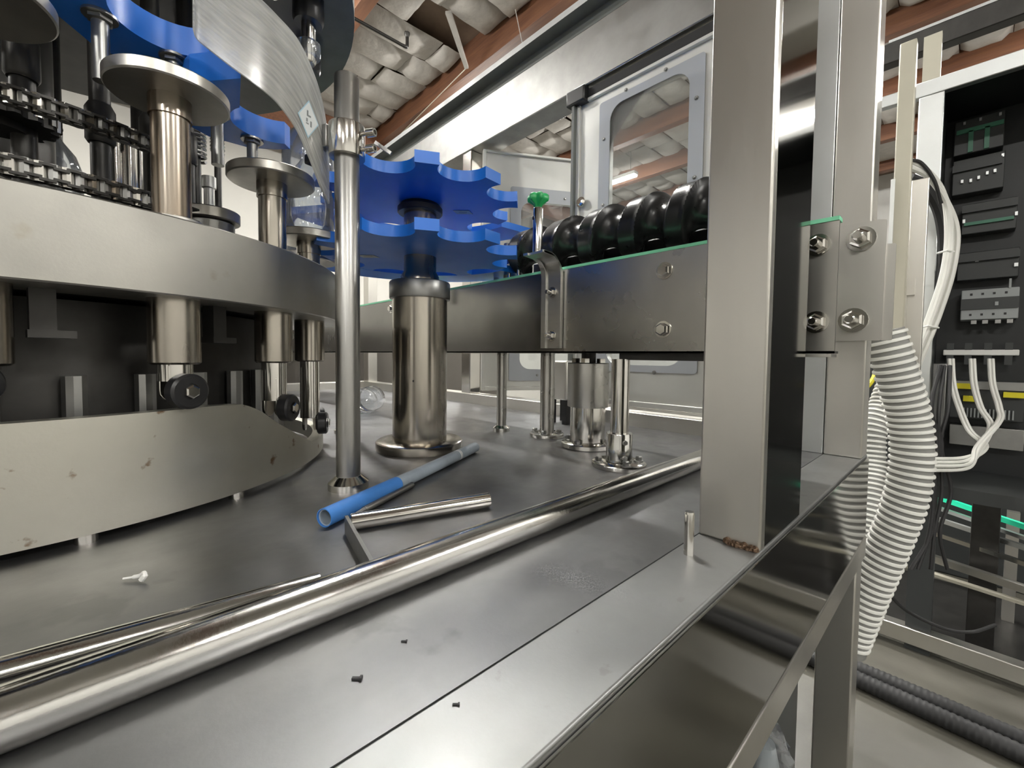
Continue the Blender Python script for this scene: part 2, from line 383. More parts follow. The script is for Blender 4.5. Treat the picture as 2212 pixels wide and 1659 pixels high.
MB().box(TX+.005, 1.80, 1.05, TX+.075, 1.875, 2.315).build('post', 'chrome', fr, bevel=.004)
MB().box(TX+.005, 2.12, 1.05, TX+.03, 2.16, 2.315).build('post', 'frame', fr, bevel=.003)
MB().box(TX+.005, 3.02, 1.05, TX+.075, 3.10, 2.315).build('post', 'frame', fr, bevel=.003)
MB().box(.3, .29, .0, 1.37, .30, .76).build('undertable_shade_panel', 'comp', fr)  # dark sheet added in place of the deep shadow under the table
# weld at the foot of the near post
wd = MB(); rw = random.Random(3)
for k in range(9):
    y = FY0+.006+.034*k/8; wd.lathe([(.001, -.002), (.0055, 0), (.0048, .004), (.001, .0065)], (.6065-rw.uniform(0, .003), y, 1.0+rw.uniform(-.001, .002)), 8)
wd.build('weld_bead', 'weld', fr)
hp_ = onz(1487, 1197, 1.0)
MB().lathe([(.006, 0), (.006, .052), (.0052, .055)], (hp_.x, hp_.y, 1.0), 20).build('locating_pin', 'chrome', fr)

# ------------------------------------------------------------------ doors with windows
def door(name, label, org, du, W, z0, z1, sheet, opening, screws, hinge_side):
    """panel in the plane through org along du; u runs 0..W"""
    org = Vector(org); du = Vector(du).normalized(); nn = Vector((0, 0, 1)).cross(du).normalized()   # nn: away from the table for du = -y
    if nn.x < 0: nn = -nn
    fn = lambda u, v, d: tuple(org+du*u+nn*d+Vector((0, 0, v-org.z)))
    t = thing(name, tuple(org), label, 'door')
    n = 7*4
    out = []; oi = rrect(*opening, .055)
    # outer outline sampled to match
    u0, v0, u1, v1 = 0, z0, W, z1
    for (cu, cv) in ((u1, v1), (u0, v1), (u0, v0), (u1, v0)): out += [(cu, cv)]*7
    b = MB(); b.holed(out, oi, 0, .022, fn); b.build('panel', 'panel', t)
    b = MB(); so = rrect(*sheet, .012); b.prism(so, -.005, 0, fn); b.build('pane', 'pane', t)
    b = MB(); b.holed(so, rrect(opening[0]+.002, opening[1]+.002, opening[2]-.002, opening[3]-.002, .055), -.0062, -.0052, fn); b.build('pane_rim', 'paneedge', t)
    for (u, v) in screws:
        p = Vector(fn(u, v, -.006)); bolt(t, p, -nn, .005, .005, True, m='grey', name='screw')
    for uu in ((0, .016), (W-.016, W)):
        b = MB(); b.prism([(uu[0], z0), (uu[1], z0), (uu[1], z1), (uu[0], z1)], -.014, 0, fn); b.build('edge_flange', 'panel', t, bevel=.002)
    for vv in ((z0, z0+.02), (z1-.012, z1)):
        b = MB(); b.prism([(.016, vv[0]), (W-.016, vv[0]), (W-.016, vv[1]), (.016, vv[1])], -.014, 0, fn); b.build('edge_flange', 'panel', t, bevel=.002)
    return t, fn
yA = 1.118; W = yA-.27
def ua(px, py): return yA-onx(px, py, 1.405).y
def za(px, py): return onx(px, py, 1.405).z
shA = (ua(1297, 260), za(1497, 808), ua(1524, 200), za(1524, 112))
opA = (ua(1318, 300), za(1455, 792), ua(1491, 250), za(1440, 172))
vm = (opA[1]+opA[3])/2
scrA = [(opA[0]-.024, za(1300, 305)), (opA[0]-.024, za(1300, 445)), (opA[2]+.022, za(1498, 217)), (opA[2]+.022, za(1490, 388)),
        (ua(1354, 213), opA[3]+.03), (ua(1440, 166), opA[3]+.03), (ua(1415, 800), opA[1]-.022), (ua(1330, 800), opA[1]-.022)]
tA, fA = door('guard_door', 'closed pale metal guard door with round-cornered window behind the black worm', (1.405, yA, 1.07), (0, -1, 0), W, 1.07, 2.27, shA, opA, scrA, 1)
bolt(tA, fA(.03, za(1256, 440), -.014), (-1, 0, 0), .014, .010, True, m='chrome', name='latch_knob')
MB().prism([(-.012, 1.06), (.0, 1.06), (.0, 2.30), (-.012, 2.30)], -.03, .02, fA).build('gasket', 'gasket', tA)
MB().obox(fA(.01, 2.285, -.02), (1, 0, 0), (0, 1, 0), (0, 0, 1), .02, .045, .03).build('corner_latch', 'black', tA, bevel=.006)
MB().prism([(.05, 2.272), (W, 2.272), (W, 2.305), (.05, 2.305)], -.01, .012, fA).build('top_seal', 'rubber', tA)
dB = (math.cos(R(-31)), math.sin(R(-31)), 0)
tB, fB = door('guard_door', 'guard door standing ajar with small round-cornered window behind the blue star wheel', (1.41, 1.735, 1.07), dB, .62, 1.07, 2.30,
              (.145, 1.12, .585, 2.13), (.20, 1.18, .53, 2.06), [(.25, 2.09), (.44, 2.09), (.172, 1.9), (.172, 1.6), (.558, 1.9), (.558, 1.6), (.3, 1.15), (.46, 1.15)], 0)
for o_ in (tA, tB): pass

# ------------------------------------------------------------------ cam drum, ring and lifters
CC = Vector((-.145, 1.34, 0))
def pol(r, a, z): return Vector((CC.x+r*math.cos(R(a)), CC.y+r*math.sin(R(a)), z))
def ztop(a):
    k = [(-62, 1.165), (-57.5, 1.1625), (-54, 1.147), (-49.5, 1.117), (-41.4, 1.076), (-36, 1.055), (-30, 1.05)]
    if a <= k[0][0]: return 1.165
    for (a0, z0), (a1, z1) in zip(k, k[1:]):
        if a <= a1:
            s = (a-a0)/(a1-a0); return z0+(z1-z0)*s
    return 1.05
dr = thing('cam_drum', (CC.x, CC.y, 1.0), 'low curved steel cam drum with rust stains standing on the table', 'drum')
b = MB(); vs = []; fs = []; AN = [(-250+i*1.5) for i in range(241)]
for a in AN:
    zt = ztop(a) if a < 60 else 1.165
    if a > 20: zt = 1.05+(.115*min(1, (a-20)/40))
    if a < -200: zt = 1.165
    for r, z in ((.58, 1.012), (.58, zt), (.555, zt), (.555, 1.012)): vs.append(pol(r, a, z))
n = len(AN)-1
for i in range(n):
    for j in range(4):
        j2 = (j+1) % 4; fs.append((i*4+j, (i+1)*4+j, (i+1)*4+j2, i*4+j2))
b.add(vs, fs); b.build('cam_wall', 'drum', dr, sharp=50)
for a in (-20, -58, -78, -120, -160, 20, 60, 110, 160):
    p = pol(.567, a, 1.0); MB().cyl((p.x, p.y, 1.0), (p.x, p.y, 1.013), .012, n=16).build('foot', 'chrome', dr)
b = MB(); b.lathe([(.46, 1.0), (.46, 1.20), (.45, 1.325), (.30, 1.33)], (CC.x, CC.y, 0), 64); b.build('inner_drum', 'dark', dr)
for k in range(36):
    p = pol(.475, k*10+3, 0); MB().cyl((p.x, p.y, 1.0), (p.x, p.y, 1.215), .014, n=10).build('guide_rod', 'grey', dr)
for a, up in ((-81, .0), (-58, .0)):
    p = pol(.525, a, 0); q = Vector((math.cos(R(a)), math.sin(R(a)), 0)); tt = Vector((-q.y, q.x, 0))
    bb = MB(); bb.obox((p.x, p.y, 1.30), q, tt, (0, 0, 1), .012, .012, .03); bb.obox((p.x+tt.x*.008, p.y+tt.y*.008, 1.272), q, tt, (0, 0, 1), .014, .022, .005); bb.build('bracket', 'dark', dr)
rg = thing('carousel_ring', (CC.x, CC.y, 1.329), 'wide brushed steel carousel ring carrying the bottle lifters above the cam drum', 'carousel')
b = MB(); b.lathe([(.48, 1.331), (.618, 1.329), (.62, 1.331), (.62, 1.436), (.618, 1.438), (.60, 1.438), (.598, 1.432), (.48, 1.432)], (CC.x, CC.y, 0), 160, close=True); b.build('ring_band', 'ring', rg)
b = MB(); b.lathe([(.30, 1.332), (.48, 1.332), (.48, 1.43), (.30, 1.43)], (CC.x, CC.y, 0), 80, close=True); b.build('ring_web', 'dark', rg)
b = MB(); b.lathe([(.07, 1.43), (.07, 2.079)], (CC.x, CC.y, 0), 32); b.build('centre_post', 'dark', rg)

def hook_poly():
    P = []
    for k in range(15):
        a = R(100-k*(200)/14); P.append((-.067*math.cos(a), .067*math.sin(a)))     # (radial, tangential) pocket arc, open outwards
    return P
def lifter(a, zd, label, grease='shaft', full=True, pr_=.075):
    p = pol(.557, a, 0); er = Vector((math.cos(R(a)), math.sin(R(a)), 0)); et = Vector((-er.y, er.x, 0))
    low = zd-1.625                                   # how far this one has sunk on the cam
    t = thing('bottle_lifter', (p.x, p.y, 1.20+low), label, 'bottle lifter', 'bottle lifters around the carousel')
    P = lambda z: (p.x, p.y, z)
    MB().lathe([(.030, 1.232), (.033, 1.235), (.033, 1.331)], (p.x, p.y, 0), 40).build('sleeve', 'shaft', t)
    MB().lathe([(.040, 1.425), (.040, 1.447), (.036, 1.449), (.0, 1.449)], (p.x, p.y, 0), 40).build('sleeve_collar', 'brushed', t)
    b = MB(); b.lathe([(.024, 1.44), (.024, zd-.028)], (p.x, p.y, 0), 36); b.build('shaft', grease, t)
    b = MB(); b.lathe([(.0265, zd-.028), (.0265, zd)], (p.x, p.y, 0), 36); b.build('shaft_head', grease, t)
    b = MB(); b.lathe([(.02, zd), (pr_-.002, zd), (pr_, zd+.002), (pr_, zd+.016), (pr_-.002, zd+.018), (.02, zd+.018)], (p.x, p.y, 0), 64); b.build('platform', 'disc', t)
    zr = 1.197+low
    # piston, fork and roller
    b = MB(); b.lathe([(.022, zr+.01), (.022, 1.240)], (p.x, p.y, 0), 28); b.build('piston', 'chrome', t)
    tongue = [(.017, .06), (-.017, .06)]+[(-.017*math.cos(PI*k/10), -.017*math.sin(PI*k/10)) for k in range(11)]
    for s_ in (-.012, .012):
        bb = MB(); bb.prism(tongue, -.003, .003, lambda u, v, z, s_=s_: tuple(p+et*u+er*(s_+z)+Vector((0, 0, zr-.005+v)))); bb.build('fork_cheek', 'chrome', t, bevel=.001)
    pr = p+er*.028
    MB().lathe([(.023, -.011), (.0265, -.008), (.0265, .008), (.023, .011), (.012, .011), (.012, .009)], tuple(pr+Vector((0, 0, zr-.005))), 32, er).build('roller', 'black', t)
    bolt(t, pr+er*.009+Vector((0, 0, zr-.005)), er, .0095, .008, False, m='chrome', name='axle_bolt')
    if full:
        zl = zd+.108; zt = zl+.045
        arc = []
        for k in range(17):
            th = R(-76+154*k/16); arc.append((-.067*math.cos(th), .067*math.sin(th)))
        poly = arc[::-1]     # from +t side to -t side
        poly = [(-.016, .088)]+poly+[(.042, -.142), (-.048, -.136), (-.115, -.095), (-.158, -.02), (-.15, .03), (-.10, .078), (-.05, .088)]
        fn = lambda u, v, z: tuple(p+er*u+et*v+Vector((0, 0, z)))
        MB().prism(poly, zl, zt, fn).build('bottle_locator', 'blue', t, sharp=25)
        for (u, v) in ((-.078, .045), (-.078, -.05)):
            q = p+er*u*.9+et*v
            q2 = Vector((q.x, q.y, 0))
            MB().lathe([(.010, zd+.015), (.010, zl)], (q2.x, q2.y, 0), 16).build('standoff', 'grey', t)
            bolt(t, (q2.x, q2.y, zl), (0, 0, -1), .014, .007, True, m='grey', name='standoff_nut')
    return t, p
lifter(-87, 1.645, 'bottle lifter with rusty shaft beside the black sprocket, before the flat drum top', grease='rusty', pr_=.078)
lifter(-67, 1.625, 'bottle lifter with rust streaked shaft and blue locator above the flat drum top', grease='rusty')
lifter(-47, 1.577, 'bottle lifter with blue hooked locator beside the clear guard, sinking on the cam slope')
t3, p3 = lifter(-27, 1.515, 'lowest bottle lifter carrying a clear bottle beside the steel guard pole', full=False)
lifter(-7, 1.505, 'bottle lifter half hidden behind the guard pole at the foot of the cam slope', full=False)
lifter(-107, 1.655, 'bottle lifter with blue locator behind the steel ring, on the near flat of the drum')

# bottles
def bottle(loc, h, r, label, axis=(0, 0, 1), group=None, flip=False):
    t = thing('plastic_bottle', tuple(loc), label, 'bottle', group)
    pr = [(.0, .004), (r*.55, .002), (r*.9, 0), (r, .006), (r, h*.30), (r*.93, h*.33), (r*.93, h*.38), (r, h*.41), (r, h*.62), (r*.8, h*.74), (r*.45, h*.83), (r*.30, h*.88), (r*.30, h*.93)]
    n = 36; b = MB(); b.lathe(pr, loc, n, axis); b.f = b.f[:-2]; b.build('body', 'bottle', t, sharp=60)
    b = MB(); b.lathe([(r*.30, h*.93), (r*.42, h*.935), (r*.42, h*.945), (r*.29, h*.95), (r*.29, h), (r*.26, h)], loc, n, axis); b.f = b.f[:-2]; b.build('neck', 'bottle', t, sharp=60)
    return t
bottle((p3.x, p3.y, 1.533), .30, .056, 'clear plastic bottle standing on the lowest lifter by the guard pole')
q = pol(.56, -7, 0); bottle((q.x, q.y, 1.523), .30, .056, 'clear plastic bottle behind the one by the guard pole')

# ------------------------------------------------------------------ clutter inside the carousel
def chain(name, label, pts, n, h=.020, m='dark'):
    """roller chain: plates and pins along a curve"""
    t = thing(name, tuple(pts[0]), label, 'chain')
    S = spline(pts, 10); L = [0]
    for a, b in zip(S, S[1:]): L.append(L[-1]+(b-a).length)
    def at(s):
        for i in range(len(S)-1):
            if L[i+1] >= s:
                f = (s-L[i])/max(1e-9, L[i+1]-L[i]); return S[i].lerp(S[i+1], f)
        return S[-1]
    for k in range(n):
        a, b = at(L[-1]*k/n), at(L[-1]*(k+1)/n); d = (b-a).normalized(); c = (a+b)/2; nrm = d.cross(Vector((0, 0, 1))).normalized(); up = nrm.cross(d)
        bb = MB(); ln = (b-a).length*.62
        off = h*.42 if k % 2 else h*.30
        for s in (-1, 1): bb.obox(c+up*off*s, d, nrm, up, ln, h*.42, h*.07)
        bb.build('link_plate', m, t)
        bb = MB(); bb.cyl(a-up*h*.55, a+up*h*.55, h*.30, n=10); bb.build('roller', 'chrome' if k % 2 else 'grey', t)
    return t
chain('drive_chain', 'dark roller chain with bright rollers running just above the steel ring', [pol(.43, a, 1.505) for a in (-100, -92, -84, -76, -68, -60, -52)], 26, .026)
chain('drive_chain', 'dark roller chain passing under the large steel disc', [pol(.43, a, 1.60) for a in (-96, -88, -80, -72, -64, -56)], 22, .024)
# sprocket
def sprocket(c, r, h, n, label):
    P = []
    for k in range(n*4):
        a = 2*PI*k/(n*4); rr = r*(1.0 if k % 4 in (0, 1) else .88); P.append((rr*math.cos(a), rr*math.sin(a)))
    t = thing('chain_sprocket', tuple(c), label, 'sprocket')
    MB().prism(P, 0, h, lambda u, v, z: (c.x+u, c.y+v, c.z+z)).build('toothed_wheel', 'dark', t)
    MB().lathe([(r*.5, -.012), (r*.5, h+.012)], c, 24).build('hub', 'dark', t)
    for k in range(n):
        a = 2*PI*(k+.1)/n; MB().cyl((c.x+r*.97*math.cos(a), c.y+r*.97*math.sin(a), c.z+h*.2), (c.x+r*.97*math.cos(a), c.y+r*.97*math.sin(a), c.z+h*1.25), .006, n=8).build('roller', 'chrome', t)
c = dep(-10, 262, .66); sprocket(c, .068, .028, 16, 'black toothed sprocket with shiny rollers at the edge of the carousel')
for k, a in enumerate((-112, -98, -80, -62, -44, -20, 10, 45, 80, 120, 160, 200)):
    q = pol(.30, a, 0); t = thing('valve_column', (q.x, q.y, 1.50), 'slim dark valve column rising to the filler bowl', 'column', 'valve columns inside the carousel')
    MB().lathe([(.015, 1.502), (.015, 2.079)], (q.x, q.y, 0), 14).build('column_tube', 'dark', t)
    MB().lathe([(.018, 1.62+.03*(k % 3)), (.021, 1.625+.03*(k % 3)), (.021, 1.68+.03*(k % 3)), (.016, 1.69+.03*(k % 3))], (q.x, q.y, 0), 16).build('valve_block', 'dark', t)
# turned steel parts and springs
for i, (px, y0, y1, d, r, lb) in enumerate(((262, 292, 400, 1.02, .022, 'tall bright steel guide bush behind the level chain'), (292, 318, 402, 1.0, .018, 'shorter bright steel guide bush with dark cap next to the tall one'))):
    a, b_ = dep(px, y1+14, d), dep(px, y0, d); t = thing('guide_bush', (a.x, a.y, 1.43), lb, 'bush')
    MB().lathe([(r, 1.43), (r, b_.z)], (a.x, a.y, 0), 24).build('barrel', 'chrome', t)
    MB().lathe([(r*1.35, b_.z), (r*1.4, b_.z+.004), (r*1.4, b_.z+.012), (r*.7, b_.z+.014)], (a.x, a.y, 0), 24).build('cap', 'dark', t)
def spring(px, y0, y1, d, r, turns, label):
    a = dep(px, y1, d); b_ = dep(px, y0, d); t = thing('coil_spring', (a.x, a.y, 1.43), label, 'spring'); P = []
    for k in range(turns*12+1):
        f = k/(turns*12); P.append((a.x+r*math.cos(2*PI*turns*f), a.y+r*math.sin(2*PI*turns*f), a.z+(b_.z-a.z)*f))
    MB().sweep(P, r*.17, 6).build('coil', 'grey', t)
    MB().cyl((a.x, a.y, 1.43), (a.x, a.y, b_.z+.02), r*.55, n=14).build('rod', 'dark', t)
spring(422, 285, 345, 1.0, .020, 7, 'grey coil spring on a dark rod behind the rusty shaft')
spring(470, 285, 330, 1.15, .015, 6, 'small coil spring beside the hooked blue locator')
for px, d, z1, lb in ((452, 1.1, 1.70, 'slim dark spindle under the hooked blue locator'), (70, .95, 1.62, 'bent dark spindle near the bright sprocket teeth'), (120, 1.0, 1.63, 'short dark spindle beside the bent one')):
    a = dep(px, 420, d); t = thing('spindle', (a.x, a.y, 1.43), lb, 'spindle')
    MB().lathe([(.012, 1.43), (.012, z1-.03), (.016, z1-.028), (.016, z1)], (a.x, a.y, 0), 16).build('rod', 'grey', t)
    MB().lathe([(.022, 1.43), (.022, 1.455), (.014, 1.457)], (a.x, a.y, 0), 16).build('collar', 'dark', t)
# base under the second disc: capped steel housing
a = dep(455, 455, .88); t = thing('bearing_housing', (a.x, a.y, 1.43), 'round bearing housing with bright rim on the ring beside the rusty shaft', 'bearing housing')
MB().lathe([(.042, 1.43), (.042, 1.515), (.038, 1.518)], (a.x, a.y, 0), 40).build('body', 'grey', t)
MB().lathe([(.050, 1.518), (.052, 1.520), (.052, 1.538), (.050, 1.540), (.0, 1.542)], (a.x, a.y, 0), 40).build('rim', 'disc', t)
bb = dep(110, 395, 1.02); bottle((bb.x, bb.y, 1.50), .30, .056, 'clear plastic bottle beside the black sprocket')
bb = dep(20, 400, 1.12); bottle((bb.x, bb.y, 1.50), .30, .056, 'clear plastic bottle half hidden behind the black sprocket')
t = thing('bottle_shelf', (CC.x, CC.y, 1.43), 'dark inner shelf ring of the carousel carrying the clear bottles', 'shelf')
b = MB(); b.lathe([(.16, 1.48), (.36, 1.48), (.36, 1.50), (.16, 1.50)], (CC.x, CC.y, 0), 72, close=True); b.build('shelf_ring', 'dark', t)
for k in range(8):
    q = pol(.33, k*45, 0); MB().cyl((q.x, q.y, 1.43), (q.x, q.y, 1.48), .012, n=10).build('leg', 'dark', t)
# filler bowl and nozzles overhead
fb = thing('filler_bowl', (CC.x, CC.y, 2.08), 'dark underside of the round filler bowl above the carousel', 'filler bowl')
b = MB(); b.lathe([(.12, 2.08), (.66, 2.08), (.66, 2.5), (.12, 2.5)], (CC.x, CC.y, 0), 96, close=True); b.build('bowl', 'dark', fb)
for a, lb in ((-67, 'above the rust streaked lifter'), (-47, 'above the hooked blue locator'), (-27, 'above the bottle by the guard pole'), (-7, 'beside the lit roof beam'), (-87, 'above the near lifter')):
    q = pol(.56, a, 0); t = thing('filling_nozzle', (q.x, q.y, 1.93), 'dark filling nozzle with chrome stem ' + lb, 'nozzle')
    MB().lathe([(.030, 2.02), (.034, 2.03), (.034, 2.08)], (q.x, q.y, 0), 28).build('body', 'black', t)
    MB().lathe([(.013, 1.93), (.016, 1.935), (.016, 2.02)], (q.x, q.y, 0), 20).build('stem', 'chrome', t)
    MB().lathe([(.024, 1.945), (.026, 1.95), (.026, 1.975), (.02, 1.98)], (q.x, q.y, 0), 20).build('bell', 'bottle', t)

# ------------------------------------------------------------------ guard pole, clamp and clear guard
PX, PY = .322, .788
gp = thing('guard_pole', (PX, PY, 1.0), 'tall round steel pole with clamp collar standing on the table before the blue wheels', 'pole')
MB().lathe([(.0215, 1.0), (.0215, 1.748), (.0205, 1.750)], (PX, PY, 0), 48).build('tube', 'polemat', gp)
MB().lathe([(.036, 1.0), (.036, 1.012), (.0225, 1.024)], (PX, PY, 0), 40).build('foot_collar', 'chrome', gp)
cl = MB().lathe([(.022, 1.607), (.031, 1.607), (.0315, 1.609), (.0315, 1.661), (.031, 1.663), (.022, 1.663)], (PX, PY, 0), 48, close=True).build('clamp_collar', 'chrome', gp)
dR = Vector((RT.x, RT.y, 0)).normalized(); dF = Vector((FW.x, FW.y, 0)).normalized()
for z in (1.648, 1.620):
    p = Vector((PX, PY, z))+dR*.028-dF*.004
    d = (dR*.96-dF*.28).normalized()
    bb = MB(); bb.lathe([(.0035, 0), (.0035, .012)], p, 12, d); bb.lathe([(.0075, .012), (.0075, .027), (.0065, .028), (.004, .028), (.004, .022), (.0, .022)], p, 16, d); bb.build('socket_screw', 'chrome', cl)
p = Vector((PX, PY, 1.645))+dR*.045+dF*.02; MB().bar(p, p+dR*.03-Vector((0, 0, .02)), .006, .006).build('clamp_lever', 'grey', cl)
e = Vector((PX, PY, 1.645))-dR*.030
MB().bar(e, e-dR*.045+dF*.02, .02, .04).build('clamp_arm', 'grey', gp, bevel=.002)
MB().bar(e-dR*.02-Vector((0, 0, .035)), e-dR*.05+dF*.02-Vector((0, 0, .035)), .018, .018).build('clamp_block', 'black', gp, bevel=.003)
# clear curved guard
GC = [(416, -130, 62, .62), (424, -122, 84, .625), (450, -98, 107, .635), (500, -52, 146, .655), (560, -2, 190, .68), (600, 38, 226, .70), (640, 84, 282, .725), (668, 140, 345, .745), (690, 205, 402, .77), (703, 275, 428, .80), (708, 330, 440, .83)]
GT = spline([dep(a, b1, t_) for a, b1, b2, t_ in GC], 5); GB = spline([dep(a, b2, t_) for a, b1, b2, t_ in GC], 5); nS = len(GT)
gd = thing('clear_guard', tuple(GB[-1]), 'curved scratched clear plastic guard clamped to the steel pole', 'guard')
NV = 6; vs = []; fs = []
def gpt(i, f_): return GB[i].lerp(GT[i], f_)
def gnorm(i):
    d = (GB[min(i+1, nS-1)]-GB[max(0, i-1)]); u_ = GT[i]-GB[i]; n_ = u_.cross(d).normalized()
    return n_ if n_.dot(EYE-GB[i]) > 0 else -n_
for i in range(nS):
    n_ = gnorm(i)
    for j in range(NV+1):
        q = gpt(i, j/NV)
        vs += [tuple(q), tuple(q+n_*.003)]
W2 = (NV+1)*2
for i in range(nS-1):
    for j in range(NV):
        a = i*W2+j*2; b_ = a+W2
        fs += [(a, b_, b_+2, a+2), (a+1, a+3, b_+3, b_+1)]
    a = i*W2; fs += [(a, a+1, a+W2+1, a+W2)]; a += NV*2; fs += [(a, a+W2, a+W2+1, a+1)]
for j in range(NV):
    a = j*2; fs += [(a, a+2, a+3, a+1)]; a += (nS-1)*W2; fs += [(a, a+1, a+3, a+2)]
g = MB(); g.add(vs, fs); go = g.build('guard_sheet', 'guard', gd, sharp=40)
uvl = go.data.uv_layers.new(name='UVMap')
for lp in go.data.loops:
    vi = lp.vertex_index; uvl.data[lp.index].uv = (vi//W2/(nS-1)*3, (vi % W2)//2/NV)
# diamond sticker on the guard
gi = min(range(nS), key=lambda i: abs(CXP+FPX*(gpt(i, .36)-EYE).dot(RT)/(gpt(i, .36)-EYE).dot(FW)-665))
q0 = gpt(gi, .36); n0 = gnorm(gi); d0 = (GB[gi+1]-GB[gi-1]); d0 = (d0-n0*d0.dot(n0)); d0 = (dR*1.0-n0*dR.dot(n0)).normalized(); v0_ = n0.cross(d0); v0_ = v0_ if v0_.z > 0 else -v0_
def stk(u, v, z): return tuple(q0+d0*u+n0*(z+.0036)+v0_*v)
SW, SH = .020, .033
st = MB().prism([(-SW, 0), (0, -SH), (SW, 0), (0, SH)], 0, .0008, stk).build('sticker', 'stickerblue', gd)
k_ = .9; MB().prism([(-SW*k_, 0), (0, -SH*k_), (SW*k_, 0), (0, SH*k_)], .0008, .0012, stk).build('sticker_face', 'sticker', st)
for (u0, v0, u1, v1) in ((-.004, .004, .004, .007), (-.004, .007, -.001, .014), (.003, -.012, .006, -.002), (-.005, -.006, -.002, .0), (-.005, -.010, .0, -.0075)):
    MB().prism([(u0, v0), (u1, v0), (u1, v1), (u0, v1)], .0012, .0015, stk).build('glyph_stroke', 'ink', st)

# ------------------------------------------------------------------ star wheel on its column
SX, SY = .603, 1.0016
col = thing('star_wheel_column', (SX, SY, 1.0), 'stout polished steel column on a round base carrying the blue star wheels', 'column')
MB().lathe([(.112, 1.0), (.114, 1.003), (.114, 1.022), (.108, 1.026), (.073, 1.027)], (SX, SY, 0), 72).build('base_flange', 'shaft', col)
MB().lathe([(.0713, 1.02), (.0713, 1.40)], (SX, SY, 0), 72).build('tube', 'shaft', col)
MB().lathe([(.0715, 1.397), (.078, 1.397), (.079, 1.400), (.079, 1.438), (.077, 1.441), (.05, 1.441)], (SX, SY, 0), 64).build('cap_collar', 'grey', col)
q = Vector((SX, SY, 0))-dF*.0708
MB().cyl((q.x-dR.x*.001, q.y-dR.y*.001, 1.185), (q.x-dF.x*.001, q.y-dF.y*.001, 1.185), .003, n=12).build('drain_hole', 'black', col)
sw = thing('star_wheel', (SX, SY, 1.441), 'pair of blue plastic star wheels with scooped pockets on one shaft', 'star wheel')
MB().lathe([(.050, 1.441), (.050, 1.456), (.042, 1.470), (.042, 1.508)], (SX, SY, 0), 48).build('hub', 'shaft', sw)
MB().lathe([(.042, 1.532), (.042, 1.70)], (SX, SY, 0), 40).build('shaft', 'shaft', sw)
MB().lathe([(.056, 1.62), (.058, 1.622), (.058, 1.634), (.05, 1.644)], (SX, SY, 0), 48).build('flange', 'dark', sw)
def star(z0, z1, ph, R0=.257, n=10, tw=11.4):
    P = []
    for k in range(n):
        a = ph+k*360/n
        P += [(R0*math.cos(R(a-tw/2)), R0*math.sin(R(a-tw/2))), (R0*math.cos(R(a+tw/2)), R0*math.sin(R(a+tw/2)))]
        a0, a1 = a+tw/2, a+360/n-tw/2; am = R((a0+a1)/2)
        A, B = Vector((R0*math.cos(R(a0)), R0*math.sin(R(a0)))), Vector((R0*math.cos(R(a1)), R0*math.sin(R(a1))))
        half = (B-A).length/2; rp = half; mid = (A+B)/2; off = 0; u = Vector((math.cos(am), math.sin(am))); cpt = mid+u*off
        b0 = math.atan2(A.y-cpt.y, A.x-cpt.x); b1 = math.atan2(B.y-cpt.y, B.x-cpt.x)
        am_in = am+PI
        def near(x, y): 
            while x-y > PI: x -= 2*PI
            while x-y < -PI: x += 2*PI
            return x
        b0 = near(b0, am_in); b1 = near(b1, am_in)
        for j in range(1, 14):
            th = b0+(b1-b0)*j/14; P.append((cpt.x+rp*math.cos(th), cpt.y+rp*math.sin(th)))
    return MB().prism(P, z0, z1, lambda u, v, z: (SX+u, SY+v, z))
PH = -118
star(1.644, 1.669, PH).build('upper_star', 'blue', sw, sharp=24)
star(1.508, 1.533, PH).build('lower_star', 'blue', sw, sharp=24)
for (px, py, z) in ((1000, 458, 1.644), (795, 553, 1.508)):
    q = onz(px, py, z); fnl = lambda u, v, w_, q=q, z=z: tuple(Vector((q.x, q.y, z-.0006-w_))+dR*u+dF*v)
    lb = MB().prism([(-.026, -.014), (.018, -.014), (.026, .014), (-.018, .014)], 0, .0006, fnl).build('maker_label', 'pvc', sw)
    MB().prism([(.012*math.cos(2*PI*k/20), .008*math.sin(2*PI*k/20)) for k in range(20)], .0006, .001, fnl).build('label_oval', 'ink', lb)
# outer guide rail on the far side
gu = thing('bottle_guide', (SX, SY+.3, 1.49), 'blue curved bottle guide plate beyond the lower star wheel', 'guide')
P = [(SX+.40*math.cos(R(a)), SY+.40*math.sin(R(a))) for a in range(-2, 125, 6)]+[(SX+.278*math.cos(R(a)), SY+.278*math.sin(R(a))) for a in range(124, -3, -6)]
MB().prism(P, 1.512, 1.532, lambda u, v, z: (u, v, z)).build('guide_plate', 'blue', gu, sharp=24)
MB().prism(P, 1.645, 1.665, lambda u, v, z: (u, v, z)).build('guide_plate', 'blue', gu, sharp=24)
for a in (15, 60, 100):
    q = (SX+.36*math.cos(R(a)), SY+.36*math.sin(R(a))); MB().cyl((*q, 1.44), (*q, 1.645), .009, n=14).build('spacer', 'chrome', gu)
for a in (100,):
    q = (SX+.36*math.cos(R(a)), SY+.36*math.sin(R(a))); MB().cyl((*q, 1.0), (*q, 1.44), .013, n=16).build('stand', 'chrome', gu); MB().lathe([(.03, 1.0), (.03, 1.01), (.015, 1.02)], (*q, 0), 20).build('stand_foot', 'chrome', gu)
p = onx(1097, 512, .90); t = thing('guide_finger', (.93, p.y, 1.482), 'small blue guide finger on bright pins over the conveyor', 'guide')
MB().prism([(-.03, -.05), (.03, -.05), (.045, .0), (.02, .05), (-.03, .05)], 0, .02, lambda u, v, z: (.93+u, p.y+v, 1.545+z)).build('finger_plate', 'blue', t)
for s in (-.015, .012): MB().cyl((.925, p.y+s*1.6, 1.482), (.925, p.y+s*1.6, 1.545), .006, n=12).build('pin', 'chrome', t)

